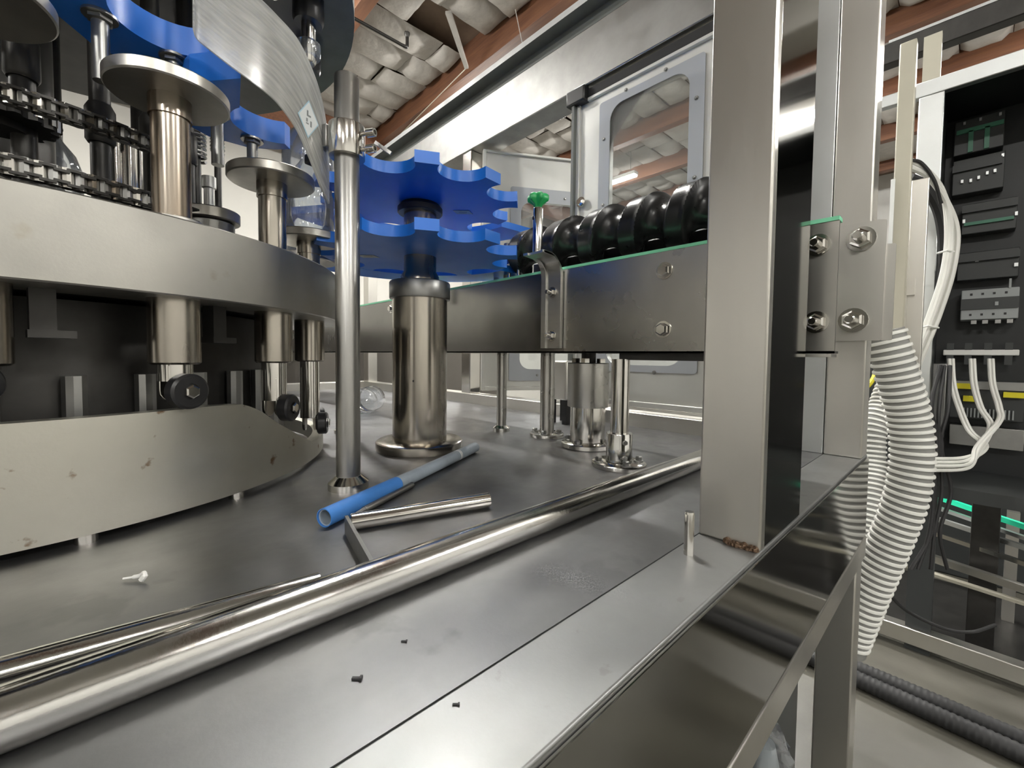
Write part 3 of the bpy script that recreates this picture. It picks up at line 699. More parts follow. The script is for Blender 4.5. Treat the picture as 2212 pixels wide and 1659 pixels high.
# ------------------------------------------------------------------ conveyor
CX0, CX1, CY0, CY1 = .86, 1.06, .150, 3.4
ZB, ZT = 1.26, 1.475
cv = thing('conveyor', (.96, 1.0, 1.26), 'long steel sided bottle conveyor with green wear strips crossing behind the column', 'conveyor')
b = MB(); b.box(CX0, .7205, ZB, CX0+.004, CY1, ZT); b.box(CX0, .7205, ZB, CX0+.03, CY1, ZB+.004); b.build('side_panel', 'convpanel', cv)  # joint is real; the darker steel here paints in the darker reflection
b = MB(); b.box(CX0, CY0, ZB, CX0+.004, .720, ZT); b.box(CX0, CY0, ZB, CX0+.03, .720, ZB+.004); b.build('side_panel', 'polish', cv)
CYI = .34
b = MB(); b.box(CX1-.004, CYI, ZB, CX1, CY1, ZT); b.box(CX1-.03, CYI, ZB, CX1, CY1, ZB+.004); b.build('side_panel', 'frame', cv)
for x0, ys in ((CX0-.002, CY0), (CX1-.022, CYI)): MB().box(x0, ys, ZT, x0+.024, CY1, ZT+.0065).build('wear_strip', 'strip', cv)
for y0 in [CYI+.01+.0762*k for k in range(40)]:
    MB().box(CX0+.026, y0, ZT-.002, CX1-.026, y0+.074, ZT+.004).build('chain_slat', 'grey', cv)
for y in (.35, .9, 1.5, 2.1, 2.7): MB().cyl((CX0+.004, y, 1.36), (CX1-.004, y, 1.36), .012, n=14).build('cross_tie', 'chrome', cv)
for (px, py) in ((1436, 585), (1433, 712), (1767, 530), (1763, 696)):
    q = onx(px, py, CX0); bolt(cv, (CX0, q.y, q.z), (-1, 0, 0), .0125, .011, True, stud=.016 if px > 1700 else 0, m='chrome')
q = onx(846, 667, CX0); bolt(cv, (CX0, q.y, q.z), (-1, 0, 0), .0125, .011, True, m='chrome')
MB().box(CX0-.012, CY0+.002, ZB-.006, CX0+.03, CY0+.09, ZB-.001).build('end_flange', 'frame', cv)
MB().box(CX0+.004, CYI+.001, ZB+.01, CX1-.004, CYI+.008, ZT-.004).build('end_plate', 'frame', cv)
MB().box(CX0+.01, .36, ZB-.016, CX1-.02, .56, ZB).build('mounting_plate', 'dark', cv)

MB().box(1.030, .36, ZT+.007, 1.044, 1.0, 1.556).build('guide_rail', 'black', cv, bevel=.003)
# timing worm
ws = thing('timing_worm', (.96, .6, 1.585), 'black plastic timing worm with deep spiral pockets above the conveyor', 'timing worm')
AXx, AXz = .955, 1.572; y0w, y1w = .26, 1.0; NY, NA = 300, 48; vs = []; fs = []
def turns(y):                      # pitch grows towards the star wheel
    s = y1w-y; Lw = y1w-y0w; k = .40
    return (s/.150)*(1+.22*s/Lw)
for i in range(NY+1):
    y = y0w+(y1w-y0w)*i/NY
    for k in range(NA):
        th = 2*PI*k/NA; u = (turns(y)+th/(2*PI)+.36) % 1.0
        if u < .40: rr = .066+.003*max(0, (u-.30)/.10)
        else:
            x = (u-.40)/.60*2-1; rr = .066-.030*math.sqrt(max(0, 1-x*x))+.003*max(0, -x)**4
        if y > y1w-.02: rr = min(rr, .04)
        vs.append((AXx+rr*math.cos(th), y, AXz+rr*math.sin(th)))
for i in range(NY):
    for k in range(NA):
        k2 = (k+1) % NA; fs.append((i*NA+k, i*NA+k2, (i+1)*NA+k2, (i+1)*NA+k))
fs += [tuple(range(NA)), tuple(NY*NA+k for k in reversed(range(NA)))]
b = MB(); b.add(vs, fs); b.build('spiral_body', 'screw', ws, sharp=60)
MB().cyl((AXx, y0w-.03, AXz), (AXx, y1w+.05, AXz), .012, n=20).build('shaft', 'chrome', ws)
for y in (y0w-.015, y1w+.035):
    b = MB(); b.obox((AXx, y, AXz-.03), (1, 0, 0), (0, 1, 0), (0, 0, 1), .02, .008, .0725); b.build('bearing_block', 'grey', ws, bevel=.003)

# bent bracket with rod and green knob
gb = thing('knob_bracket', (.84, .757, 1.275), 'bent steel strap bolted to the conveyor holding a rod with green knob', 'bracket')
YB0, YB1 = .724, .792
prof = [(.0, 1.272), (.0, 1.455)]
for k in range(1, 9):
    a = R(90*k/8); prof.append((.05-.05*math.cos(a), 1.455+.05*math.sin(a)))
prof.append((.075, 1.507))
th = .006
inner = [(.0+0, z) for _, z in prof[:2]]
vs = []; fs = []
def strap(ya, yb, lo=0, m='brushed', nm='strap', start=0):
    vs = []; fs = []; pr = prof[start:]
    for i, (u, z) in enumerate(pr):
        a = pr[max(0, i-1)]; c_ = pr[min(len(pr)-1, i+1)]; d = Vector((c_[0]-a[0], c_[1]-a[1])).normalized(); nrm = Vector((d.y, -d.x))
        for s in (0, th):
            for y in (ya, yb): vs.append((CX0-.001-lo-u+nrm.x*-s*1.0, y, z-nrm.y*-s*-1.0))
    n_ = len(pr)
    for i in range(n_-1):
        a, c_ = i*4, (i+1)*4
        fs.extend([(a, a+1, c_+1, c_), (a+2, c_+2, c_+3, a+3), (a, c_, c_+2, a+2), (a+1, a+3, c_+3, c_+1)])
    fs.extend([(0, 2, 3, 1), ((n_-1)*4, (n_-1)*4+1, (n_-1)*4+3, (n_-1)*4+2)])
    b = MB(); b.add(vs, fs); return b.build(nm, m, gb, bevel=.0015)
strap(YB0, YB1)
strap(YB0, YB0+.006, lo=.005, nm='strap_rib'); strap(YB1-.016, YB1, lo=.005, nm='strap_rib')
for z in (1.418, 1.305): bolt(gb, (CX0-.008, .755, z), (-1, 0, 0), .010, .009, True, stud=.014, m='chrome', name='stud_nut')
kx, ky = .80, .762
MB().lathe([(.0125, 1.508), (.0125, 1.624), (.0115, 1.626), (.005, 1.626)], (kx, ky, 0), 28).build('rod', 'chrome', gb)
qh = Vector((kx, ky, 1.600))-dR*.0118-dF*.004
MB().lathe([(.0045, 0), (.0045, .0012)], qh, 14, -(dR*.9+dF*.43)).build('set_hole', 'black', gb)
b = MB(); P = []
for k in range(48):
    a = 2*PI*k/48; P.append(((.0245+.0038*math.cos(6*a))*math.cos(a), (.0245+.0038*math.cos(6*a))*math.sin(a)))
rows = [(.35, 1.628), (.45, 1.634), (.96, 1.643), (1.0, 1.648), (.98, 1.656), (.8, 1.660)]
vs = [(kx+u*s, ky+v*s, z) for s, z in rows for u, v in P]; fs = []
for i in range(len(rows)-1):
    for k in range(48):
        k2 = (k+1) % 48; fs.append((i*48+k, i*48+k2, (i+1)*48+k2, (i+1)*48+k))
fs += [tuple(reversed(range(48))), tuple(5*48+k for k in range(48))]
b.add(vs, fs); b.build('knob', 'green', gb, sharp=40)
MB().cyl((kx, ky, 1.618), (kx, ky, 1.630), .005, n=14).build('knob_stem', 'chrome', gb)

# ------------------------------------------------------------------ things standing under the conveyor
def ground(px, py, r):
    """centre on the table of a round foot whose front rim meets the pixel"""
    p = onz(px, py, 1.0); d = Vector((p.x, p.y, 0)).normalized(); p = p+d*r; return p.x, p.y
def flange_bolts(t, x, y, r, n, ph=0, z=1.012):
    for k in range(n):
        a = ph+2*PI*k/n; bolt(t, (x+r*math.cos(a), y+r*math.sin(a), z), (0, 0, 1), .0075, .010, True, m='grey')
x, y = ground(1083, 934, .027)
t = thing('conveyor_support', (x, y, 1.0), 'slim round conveyor leg with plain domed foot beyond the column', 'support')
MB().cyl((x, y, 1.0), (x, y, 1.262), .0165, n=28).build('tube', 'polish', t); MB().lathe([(.028, 1.0), (.028, 1.012), (.018, 1.02)], (x, y, 0), 28).build('foot', 'chrome', t)
x, y = ground(1181, 949, .052)
t = thing('conveyor_support', (x, y, 1.0), 'round conveyor leg on a thin bolted flange beside the drive housing', 'support')
MB().cyl((x, y, 1.0), (x, y, 1.262), .0225, n=32).build('tube', 'polish', t); MB().lathe([(.052, 1.0), (.053, 1.002), (.053, 1.010), (.05, 1.012)], (x, y, 0), 40).build('foot_flange', 'chrome', t); flange_bolts(t, x, y, .039, 4, .5)
x, y = ground(1336, 1022, .060)
t = thing('conveyor_support', (x, y, 1.0), 'round conveyor leg in a set-screw socket on a bolted flange by the long tube', 'support')
MB().cyl((x, y, 1.03), (x, y, 1.246), .0205, n=32).build('tube', 'chrome', t)
MB().lathe([(.0215, 1.012), (.0295, 1.013), (.0295, 1.076), (.0285, 1.078), (.021, 1.078)], (x, y, 0), 36).build('socket', 'tubes', t)
MB().lathe([(.060, 1.0), (.061, 1.002), (.061, 1.010), (.058, 1.012)], (x, y, 0), 44).build('foot_flange', 'chrome', t); flange_bolts(t, x, y, .047, 4, .9)
for z in (1.060, 1.025): bolt(t, Vector((x, y, z))-dF*.029+dR*.006, -dF, .0055, .004, False, m='grey', name='set_screw')
x, y = ground(1268, 975, .063)
t = thing('drive_housing', (x, y, 1.0), 'stepped polished steel drive housing on a bolted flange under the conveyor', 'drive housing')
MB().lathe([(.048, 1.0), (.048, 1.118)], (x, y, 0), 56).build('lower_barrel', 'chrome', t)
MB().lathe([(.050, 1.112), (.056, 1.113), (.0565, 1.115), (.0565, 1.232), (.055, 1.234), (.02, 1.234)], (x, y, 0), 56).build('upper_barrel', 'polish', t)
MB().lathe([(.070, 1.0), (.072, 1.002), (.072, 1.012), (.069, 1.014)], (x, y, 0), 56).build('base_flange', 'chrome', t); flange_bolts(t, x, y, .06, 4, .2, 1.014)
for k in range(4):
    a = .4+k*PI/2; MB().lathe([(.013, 1.234), (.013, 1.246)], (x+.035*math.cos(a), y+.035*math.sin(a), 0), 6).build('cap_nut', 'chrome', t)
MB().cyl((x, y, 1.234), (x, y, 1.262), .02, n=24).build('drive_shaft', 'dark', t)
bx_, by_ = onz(1226, 858, 1.05).x, onz(1226, 858, 1.05).y
p = onx(1224, 860, 1.25)
t = thing('gear_motor', (1.25, p.y, 1.0), 'boxy grey gear motor on short black feet behind the drive housing', 'motor')
MB().box(1.21, p.y-.03, 1.09, 1.31, p.y+.06, 1.235).build('body', 'frame', t, bevel=.006)
for dx in (1.225, 1.295):
    for dy in (-.02, .05): MB().box(dx-.012, p.y+dy-.01, 1.0, dx+.012, p.y+dy+.01, 1.09).build('foot', 'black', t)
for y0, lb in ((.98, 'behind the bolted leg'), (1.12, 'by the ajar door')):
    t = thing('anti_slip_tread', (1.44, y0, 1.05), 'narrow steel tread with slanted grip bars on the side rail '+lb, 'tread', 'slanted treads on the side rail')
    MB().box(1.40, y0, 1.05, 1.45, y0+.13, 1.054).build('plate', 'grey', t)
    for k in range(9):
        MB().bar((1.405, y0+.005+.013*k, 1.056), (1.445, y0+.022+.013*k, 1.056), .006, .004).build('grip_bar', 'chrome', t)

# bottle lying on the table far back
q = onz(795, 872, 1.04); bottle((q.x+.05, q.y+.06, 1.057), .28, .056, 'clear plastic bottle lying on its side at the back of the table', axis=(-.55, -.6, -.03))

# ------------------------------------------------------------------ loose things on the table
o = thing('long_tube', (.1, .408, 1.0), 'long shiny steel tube lying along the front of the table', 'tube')
MB().pipe((-1.3, .402, 1.0198), (1.30, .411, 1.0198), .0198, .0175, 48).build('tube_wall', 'tubes', o)
a, b_ = onz(-300, 1540, 1.012), onz(690, 1262, 1.012)
a.z = b_.z = 1.012
tag(MB().pipe(a, b_, .012, .0105, 32).build('thin_tube', 'tubes'), 'thinner steel tube lying behind the long shiny tube', 'tube')
p0, p1 = onz(700, 1119, 1.0135), onz(1026, 966, 1.0135); d = (p1-p0).normalized(); pt = onz(857, 1046, 1.0135)
o = thing('taped_pipe', tuple(p0), 'grey plastic pipe with one end wrapped in blue tape lying before the column', 'pipe')
MB().pipe(p0+d*.003, p1, .0125, .0105, 28).build('pipe_wall', 'pvc', o)
MB().pipe(p0, pt, .0137, .0125, 28).build('tape_wrap', 'bluetape', o)
for s in (.0, .006):
    c = p0.lerp(p1, .80)+d*s; MB().pipe(c, c+d*.003, .01265, .0122, 28).build('print_mark', 'white', o)
p0, p1 = onz(768, 1111, 1.006), onz(890, 1047, 1.006); d = (p1-p0).normalized()
b = MB(); b.cyl(p0, p0+d*.02, .0028, .0045, 14); b.cyl(p0+d*.02, p1, .0055, n=16)
tag(b.build('steel_punch', 'grey'), 'small grey steel punch with tapered tip lying beside the blue taped pipe', 'punch')
p0, p1 = onz(757, 1128, 1.0125), onz(1056, 1080, 1.0125)
o = thing('tee_bar', tuple(p0), 'bright steel rod with flat plate welded across its end', 'tool')
MB().lathe([(.0110, 0), (.0118, .001), (.0118, (p1-p0).length-.001), (.0110, (p1-p0).length)], p0, 32, p1-p0).build('rod', 'chrome', o)
q0, q1 = onz(748, 1119, 1.022), onz(803, 1217, 1.020)
dd = (q1-q0).normalized(); MB().obox((q0+q1)/2-Vector((0, 0, .009)), dd, Vector((-dd.y, dd.x, 0)), (0, 0, 1), (q1-q0).length/2, .0022, .0125).build('end_plate', 'grey', o)
pts = [onz(266, 1250, 1.003), onz(285, 1247, 1.004), onz(303, 1243, 1.006), onz(311, 1237, 1.010), onz(313, 1243, 1.008), onz(306, 1252, 1.003)]
tag(MB().sweep(spline(pts, 4), [.0012]*5+[.0022]*11+[.003]*5, 8).build('plastic_scrap', 'white'), 'small white curl of torn plastic on the dark table', 'scrap')
def crumb(px, py, w, h, label, z=1.0005):
    p = onz(px, py, z); b = MB(); b.obox((p.x, p.y, z+h), dR, dF, (0, 0, 1), w, w*.3, h); b.obox((p.x+dR.x*w*.8, p.y+dR.y*w*.8, z+h*1.5), dR, dF, (0, 0, 1), w*.25, w*.5, h*1.5)
    tag(b.build('debris_chip', 'black'), label, 'debris')
crumb(771, 1467, .0038, .0007, 'black plastic chip lying on the table near the rail')
crumb(985, 1522, .0025, .0003, 'dark flake lying on the front rail')
crumb(873, 1386, .0025, .0004, 'tiny dark sliver on the table beside the long tube')

# ------------------------------------------------------------------ joining plate on the far post
jp = thing('joining_plate', (1.366, .2, 1.295), 'flat steel joining plate with two big nuts bolted to the far post', 'plate')
z0, z1 = 1.298, 1.590
MB().prism(rrect(.146, z0, .250, z1, .006, 3), 0, .006, lambda u, v, z: (1.371-z, u, v)).build('plate', 'frame', jp)
MB().prism(rrect(.128, z0, .150, z1-.06, .004, 3), 0, .006, lambda u, v, z: (1.378-z, u, v)).build('step_plate', 'frame', jp)
for (px, py) in ((1860, 517), (1843, 692)):
    q = onx(px, py, 1.365); bolt(jp, (1.365, q.y, q.z), (-1, 0, 0), .021, .022, True, stud=.030, m='chrome', name='stud_nut')
MB().box(1.385, .255, 1.24, 1.40, .30, 1.30).build('spacer', 'gasket', jp)

# ------------------------------------------------------------------ electrical cabinet and the corner beside the machine
XC = 2.2
zt = onx(2020, 168, XC).z
yl = onx(2008, 300, XC).y
ec = thing('electrical_cabinet', (2.4, -.35, .80), 'open dark electrical cabinet with pale metal front frame', 'cabinet')
MB().box(XC, yl-.034, .80, XC+.03, yl+.034, zt-.0555).build('frame_post', 'alu', ec, bevel=.003)
MB().box(XC, -1.0, zt-.055, XC+.03, yl+.06, zt).build('frame_top', 'alu', ec, bevel=.003)
MB().box(XC, yl+.061, zt-.05, XC+.03, .62, zt-.005).build('frame_top', 'alu', ec, bevel=.003)
MB().box(XC+.38, -1.0, .80, XC+.40, yl, zt).build('back_plate', 'cabin', ec)
MB().box(XC+.03, yl-.03, .80, XC+.40, yl-.01, zt).build('side_plate', 'cabin', ec)
MB().box(XC+.03, -1.0, zt-.03, XC+.40, yl, zt-.01).build('roof_plate', 'cabin', ec)
MB().box(XC-.02, -1.0, .755, XC+.40, yl+.01, .80).build('floor_plate', 'comp', ec)
MB().box(XC+.03, -1.02, .80, XC+.40, -1.0, zt).build('side_plate', 'cabin', ec)
for yy in (-.95, yl-.02): MB().box(XC+.3, yy-.04, 0, XC+.38, yy+.04, .755).build('leg', 'comp', ec)
XI = XC+.36
def panelbox(px0, py0, px1, py1, depth=.05, x=None):
    x = XI if x is None else x
    a, b_ = onx((px0+px1)/2, py0, x), onx((px0+px1)/2, py1, x); l, r = onx(px0, (py0+py1)/2, x), onx(px1, (py0+py1)/2, x)
    return l.y, r.y, a.z, b_.z
def module(name, label, cat, px0, py0, px1, py1, m, depth=.06, extra=None):
    y0, y1, zt_, zb = panelbox(px0, py0, px1, py1)
    t = thing(name, (XI, (y0+y1)/2, zb), label, cat)
    MB().box(XI-depth, min(y0, y1), zb, XI+.02, max(y0, y1), zt_).build('body', m, t, bevel=.003)
    yy0, yy1 = min(y0, y1), max(y0, y1)
    for (nm, u0, v0, u1, v1, mm, d) in (extra or []):
        ya, yb = yy1-(yy1-yy0)*u0, yy1-(yy1-yy0)*u1; za_, zb_ = zt_-(zt_-zb)*v0, zt_-(zt_-zb)*v1
        MB().box(XI-depth-d, min(ya, yb), min(za_, zb_), XI-depth+.001, max(ya, yb), max(za_, zb_)).build(nm, mm, t)
    return t
module('contactor', 'dark contactor with dim green terminal bars at the top of the cabinet', 'contactor', 2062, 262, 2168, 335, 'comp', .05,
       [('green_bar', .05, .28, .98, .40, 'pcb', .008), ('green_bar', .30, .36, .40, .98, 'pcb', .008), ('green_bar', .62, .36, .72, .98, 'pcb', .008)] +
       [('terminal_screw', u, .06, u+.05, .14, 'alu', .006) for u in (.18, .5, .88)])
module('relay_row', 'dark relay row with small shiny terminals under the green barred contactor', 'relay', 2058, 345, 2168, 420, 'comp', .045,
       [('terminal_strip', .0, .16, .95, .36, 'comp', .012)]+[('terminal_screw', u, v, u+.05, v+.09, 'alu', .010) for u, v in ((.08, .2), (.28, .22), (.18, .6), (.35, .62), (.5, .58), (.66, .5), (.8, .48), (.93, .1))])
module('relay_row', 'dark relay row with pale teal edge in the middle of the cabinet', 'relay', 2078, 440, 2195, 505, 'comp', .045,
       [('teal_edge', .05, .62, .95, .72, 'pcb', .01), ('terminal_strip', .0, .05, 1, .3, 'comp', .015)]+[('terminal_screw', u, .5, u+.05, .62, 'alu', .010) for u in (.02, .96)])
module('relay_row', 'dark relay row with one bright screw above the grey breaker', 'relay', 2068, 545, 2200, 605, 'comp', .045,
       [('terminal_strip', .0, .1, 1, .35, 'comp', .015)]+[('terminal_screw', u, v, u+.06, v+.12, 'alu', .010) for u, v in ((.02, .1), (.35, .2), (.92, .55), (.3, .25))])
module('circuit_breaker', 'pale grey four pole circuit breaker with dark middle band', 'breaker', 2076, 628, 2198, 692, 'compgrey', .07,
       [('toggle_band', 0, .30, 1, .66, 'comp', .006), ('band_screw', .60, .44, .66, .56, 'compgrey', .009)]+[('screw_hole', u, v, u+.045, v+.07, 'black', .001) for u in (.16, .36, .56, .76) for v in (.12, .80)]+[('toggle', .82, -.28, .86, .02, 'compgrey', .002)]+[('cable_lug', u, 1.02, u+.1, 1.14, 'grey', -.02) for u in (.2, .4, .62, .82)])
t = module('busbar', 'pale horizontal busbar with three white wires in the cabinet', 'busbar', 2038, 756, 2200, 768, 'white', .05,
       [('clamp', u, -1.2, u+.10, 2.6, 'comp', -.01) for u in (.05, .30, .56, .82)])
module('terminal_block', 'terminal block with pale toothed strip and yellow tags at the foot of the cabinet', 'terminal block', 2052, 822, 2212, 905, 'comp', .05,
       [('label_strip', .0, .02, 1, .22, 'grey', .01), ('yellow_tag', .09, .08, .34, .22, 'yellow', .025), ('yellow_tag', .19, .40, .42, .54, 'yellow', .025), ('yellow_tag', .72, .26, .98, .39, 'yellow', .025)]+[('pale_tooth', .2+.05*k, .72, .22+.05*k, .95, 'compgrey', .008) for k in range(14)])
module('trunking_cover', 'tall narrow grey trunking cover beside the busbar', 'trunking', 2010, 785, 2044, 940, 'grey', .09)
module('trunking_cover', 'wide grey trunking cover along the foot of the cabinet', 'trunking', 2050, 920, 2212, 965, 'grey', .04)
# white wires from busbar
def wire(name, label, pts, r, m, cat='cable', group=None, k=8):
    return tag(MB().sweep(spline(pts, k), r, 8).build(name, m), label, cat, group)
for i, px in enumerate((2054, 2100, 2140)):
    for s in (-4, 4):
        pts = [dep(px+s, 775, 1.62), dep(px+s+4, 830, 1.60), dep(px+18+s, 880, 1.58), dep(px+ (40 if i < 2 else 18)+s, 930-10*i, 1.55), dep(2128+s-8*i, 965, 1.50-.014*i), dep(2085+4*i, 992+s+7*i, 1.45-.014*i), dep(2008, 996+s*1.2+8*i, 1.40-.014*i)]
        wire('white_wire', 'white wire running from the pale busbar down to the corrugated hose', pts, .0055, 'cable', 'wire', 'white busbar wires')
# cable bundle
cb = thing('cable_bundle', tuple(dep(1968, 790, 1.45)), 'bundle of white cables with ties looping down past the cabinet post', 'cable')
base = [(1962, 352, 1.42), (2000, 372, 1.42), (2040, 425, 1.42), (2057, 500, 1.42), (2048, 585, 1.42), (2020, 675, 1.43), (1992, 745, 1.44), (1962, 815, 1.46)]
for k, off in enumerate((-11, -4, 4, 11, 0)):
    pts = [dep(x+off*(.9 if i > 2 else .3), y+(off*.8 if i < 3 else 0), t_-.008*(k % 2)) for i, (x, y, t_) in enumerate(base)]
    MB().sweep(spline(pts, 8), .0085, 8).build('cable_strand', 'cable', cb)
for (px, py, dx) in ((2045, 545, 14), (2003, 708, 14)):
    a, b_ = dep(px-20, py+2, 1.42), dep(px+24, py, 1.42); MB().sweep([a, dep(px, py-4, 1.395), b_], .0035, 6).build('cable_tie', 'white', cb)
wire('black_cable', 'thick black cable looping beside the white cable bundle', [dep(1965, 385, 1.48), dep(2000, 405, 1.48), dep(2030, 460, 1.5), dep(2040, 540, 1.52), dep(2035, 640, 1.55)], .017, 'rubber')
wire('black_cable', 'thin black cable over the top of the white cable bundle', [dep(1962, 345, 1.40), dep(1990, 352, 1.40), dep(2018, 390, 1.40), dep(2032, 440, 1.42)], .005, 'rubber')
for i, (px, dx) in enumerate(((2012, 0), (2022, 6), (2034, 14), (2016, -6))):
    wire('black_wire', 'thin black wire hanging in a tangle beside the corrugated hose', [dep(px+18, 790, 1.55), dep(px+dx, 880, 1.5), dep(px+12-dx, 960, 1.5), dep(px+6+dx, 1060, 1.5), dep(px-4, 1150, 1.5), dep(px-30+dx*3, 1230, 1.5)], .006, 'rubber', 'wire', 'black wires by the hose')
wire('black_wire', 'black wire trailing over the frame bar at floor level', [dep(1912, 1275, 1.5), dep(1960, 1320, 1.55), dep(2040, 1358, 1.6), dep(2100, 1365, 1.65), dep(2150, 1350, 1.7)], .006, 'rubber', 'wire')
# corrugated hoses
def corrugated(name, label, pts, r, pitch):
    S = spline(pts, 40); L = [0]
    for a, b_ in zip(S, S[1:]): L.append(L[-1]+(b_-a).length)
    def at(v):
        j = 0
        while j < len(L)-2 and L[j+1] < v: j += 1
        return S[j].lerp(S[j+1], (v-L[j])/max(1e-9, L[j+1]-L[j]))
    t = thing(name, tuple(S[-1]), label, 'hose')
    MB().sweep([at(L[-1]*i/60) for i in range(61)], r*.90, 28).build('hose_core', 'hosecore', t)
    for k in range(int(L[-1]/pitch)):
        c = at((k+.5)*pitch); d = (at(min(L[-1], (k+.9)*pitch))-at((k+.1)*pitch)).normalized(); hw = pitch*.27
        MB().lathe([(r*.88, -hw), (r*.985, -hw*.7), (r, 0), (r*.985, hw*.7), (r*.88, hw)], c, 28, d).build('hose_rib', 'hose', t, sharp=60)
    return t
corrugated('corrugated_hose', 'thick pale corrugated hose hanging from behind the joining plate', [dep(1908, 716, 1.245), dep(1923, 762, 1.24), dep(1942, 825, 1.238), dep(1964, 910, 1.24), dep(1970, 990, 1.24), dep(1955, 1080, 1.25), dep(1918, 1180, 1.28), dep(1872, 1290, 1.32), dep(1830, 1400, 1.36)], .053, .0205)
corrugated('corrugated_hose', 'thinner pale corrugated hose running down behind the far post', [dep(1935, 800, 1.62), dep(1908, 870, 1.6), dep(1886, 930, 1.58), dep(1884, 1010, 1.56), dep(1880, 1090, 1.52), dep(1868, 1160, 1.5), dep(1845, 1250, 1.48)], .042, .018)
wire('yellow_cable', 'short pale yellow cable behind the far post', [dep(1862, 838, 1.6), dep(1872, 836, 1.6), dep(1888, 815, 1.6), dep(1898, 780, 1.62)], .008, 'yellow')
# stand between machine and cabinet
MB().box(1.75, .138, 1.25, 1.79, .176, 2.20).build('cable_post', 'putty', fr, bevel=.003)
MB().box(1.452, .226, 1.28, 1.79, .25, 1.32).build('cable_arm', 'frame', fr)
MB().box(1.75, .177, 1.28, 1.79, .225, 1.32).build('cable_arm', 'frame', fr)
MB().box(1.80, .10, 1.0, 1.83, .139, 1.80).build('cable_channel', 'frame', fr, bevel=.002)
MB().box(1.79, .12, 1.45, 1.83, .15, 1.50).build('channel_bracket', 'frame', fr)
MB().box(1.745, .172, 1.55, 1.76, .182, 1.80).build('post_strap', 'alu', fr)
MB().box(XC+.002, yl-.02, zt, XC+.028, yl+.028, onx(1992, 82, XC).z).build('frame_upright', 'putty', ec)
# long tube bar overhead on the right
p = onx(2000, 62, 2.6)
ov = thing('overhead_rail', (2.6, -.2, p.z), 'dark square rail with bright top edge above the cabinet', 'rail')
MB().box(2.6, -1.6, p.z-.09, 2.66, .9, p.z).build('rail', 'dark', ov, bevel=.004)
MB().box(2.6, -1.6, p.z, 2.62, .30, p.z+.012).build('top_edge', 'alu', ov)
for yy in (-1.2, .6): MB().cyl((2.63, yy, p.z), (2.63, yy, ROOF+.02), .008, n=8).build('hanger', 'dark', ov)
# floor frame, hoses and second conveyor behind
ff = thing('floor_frame', (2.5, 0, 0), 'low steel floor frame in front of the cabinet feet', 'frame')
MB().box(2.48, -1.2, .03, 2.54, .55, .10).build('bar', 'frame', ff, bevel=.004)
MB().box(2.48, .50, .0, 2.56, .56, .17).build('corner_block', 'frame', ff, bevel=.003)
MB().box(2.47, -1.15, 0, 2.55, -1.07, .03).build('foot', 'frame', ff)
MB().box(2.54, -1.2, .03, 3.3, -1.14, .10).build('bar', 'frame', ff, bevel=.004)
MB().box(2.56, -1.1, .0, 3.4, .45, .012).build('drip_tray', 'dark', ff)
for k, (x, lb) in enumerate(((2.05, 'black ribbed hose lying on the floor nearer the machine leg'), (2.115, 'black ribbed hose lying on the floor nearer the floor frame'))):
    S = []; rad = []
    for i in range(300):
        y = .75-1.7*i/299; S.append((x+.015*math.sin(y*3+k), y, .0305)); rad.append(.030-.003*(i % 3 == 0))
    tag(MB().sweep(S, rad, 14).build('floor_hose', 'rubber', sharp=60), lb, 'hose')
c2 = thing('far_conveyor', (2.9, 0, 0), 'second conveyor with bright green strip seen under the cabinet', 'conveyor')
def bar_at(nm, m, y0, y1, z, w, h):
    a, b_ = onz(1960, y0-18, z), onz(2260, y1+18, z); MB().bar(a, b_, w, h).build(nm, m, c2)
    return a, b_
a, b_ = bar_at('green_strip', 'mint', 1070, 1135, .56, .02, .022)
bar_at('rail', 'alu', 1092, 1160, .525, .02, .016); bar_at('rail', 'alu', 1118, 1180, .49, .02, .02)
bar_at('rail', 'chrome', 1150, 1215, .44, .02, .018); bar_at('lower_bar', 'frame', 1205, 1270, .35, .03, .03); bar_at('lower_bar', 'putty', 1240, 1300, .30, .03, .012)
for (px) in (1990, 2190):
    q = onz(px, 1100, .55); MB().box(q.x-.02, q.y-.02, 0, q.x+.02, q.y+.02, .54).build('leg', 'frame', c2)
MB().box(2.72, -.118, 0, 2.77, -.034, .74).build('leg', 'dark', c2, bevel=.003)
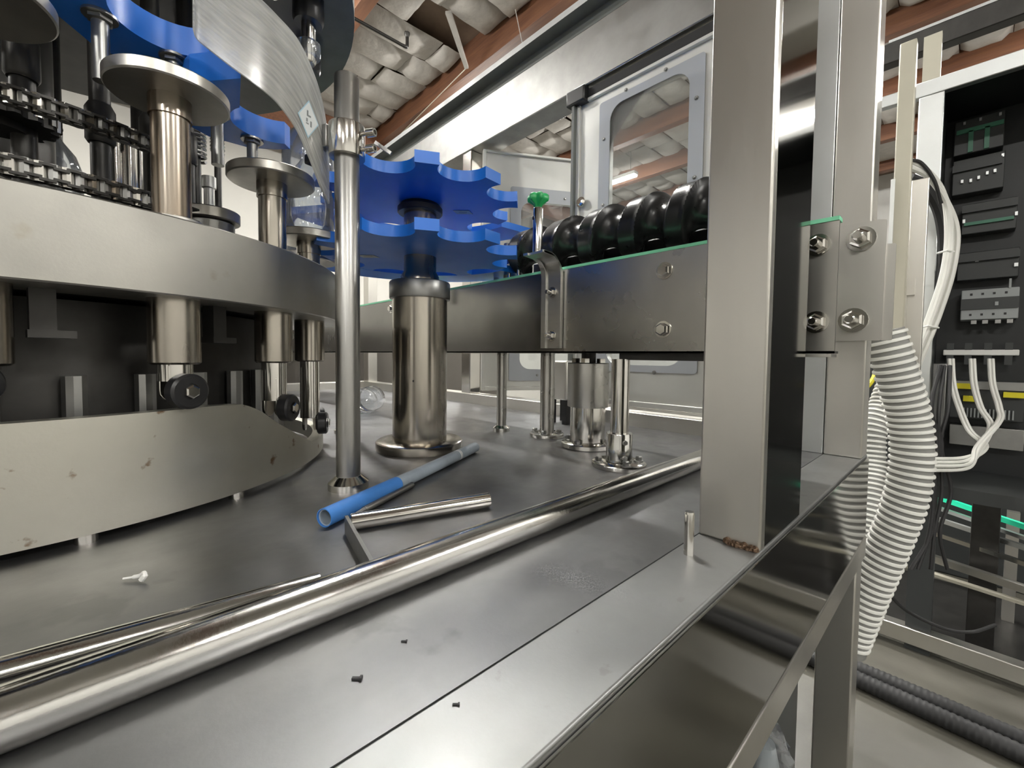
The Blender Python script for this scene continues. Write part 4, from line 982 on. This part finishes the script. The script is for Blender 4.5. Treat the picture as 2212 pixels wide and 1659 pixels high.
mb = thing('dark_backdrop_box', (3.9, -.6, 0), 'dark box added as a backdrop behind the second conveyor', 'machine')
MB().box(3.55, -2.2, .0, 4.3, .75, 1.25).build('body', 'comp', mb, bevel=.01)  # made-up box that keeps the view under the cabinet dark
MB().box(3.54, -2.0, .55, 3.552, .6, .62).build('trim_strip', 'grey', mb)
sc_ = thing('reflection_darkening_box', (-.6, 3.6, 0), 'brownish grey box added behind the table to darken the conveyor reflections', 'cabinet')
MB().box(-2.6, 3.42, 0, 3.0, 3.9, 1.46).build('body', 'olive', sc_, bevel=.01)  # added body that gives the conveyor side something dark to reflect
MB().box(.50, 3.405, 1.05, .80, 3.42, 1.22).build('socket_box', 'white', sc_, bevel=.005)
for x in (-1.8, -.9, 0, .9): MB().box(x-.004, 3.412, .05, x+.004, 3.421, 1.44).build('box_seam', 'dark', sc_)
# crumpled clear wrap under the lip by the leg
rw = random.Random(11); c = ony(1650, 1625, .235); vs = []; fs = []; n1, n2 = 16, 12
for i in range(n1+1):
    for j in range(n2):
        th_ = 2*PI*j/n2; f_ = i/n1; rr = .045*math.sin(PI*(.08+.84*f_))*(1+rw.uniform(-.3, .3))
        vs.append((c.x+rr*math.cos(th_), c.y+rr*math.sin(th_), c.z-.14+.22*f_+rw.uniform(-.012, .012)))
for i in range(n1):
    for j in range(n2):
        j2 = (j+1) % n2; fs.append((i*n2+j, i*n2+j2, (i+1)*n2+j2, (i+1)*n2+j))
wr = thing('wrapped_pump', (c.x, c.y, 0), 'small pump under the table wrapped in crumpled clear plastic', 'pump')
b = MB(); b.add(vs, fs); b.build('plastic_wrap', 'bottle', wr, sharp=15)
MB().lathe([(.022, c.z-.15), (.026, c.z-.13), (.026, c.z-.02), (.018, c.z+.02)], (c.x, c.y, 0), 24).build('pump_body', 'compgrey', wr)
MB().lathe([(.045, 0), (.045, .02), (.018, .03), (.018, c.z-.14)], (c.x, c.y, 0), 24).build('pedestal', 'comp', wr)

for o in bpy.data.objects:
    if '_w' in o: del o['_w']
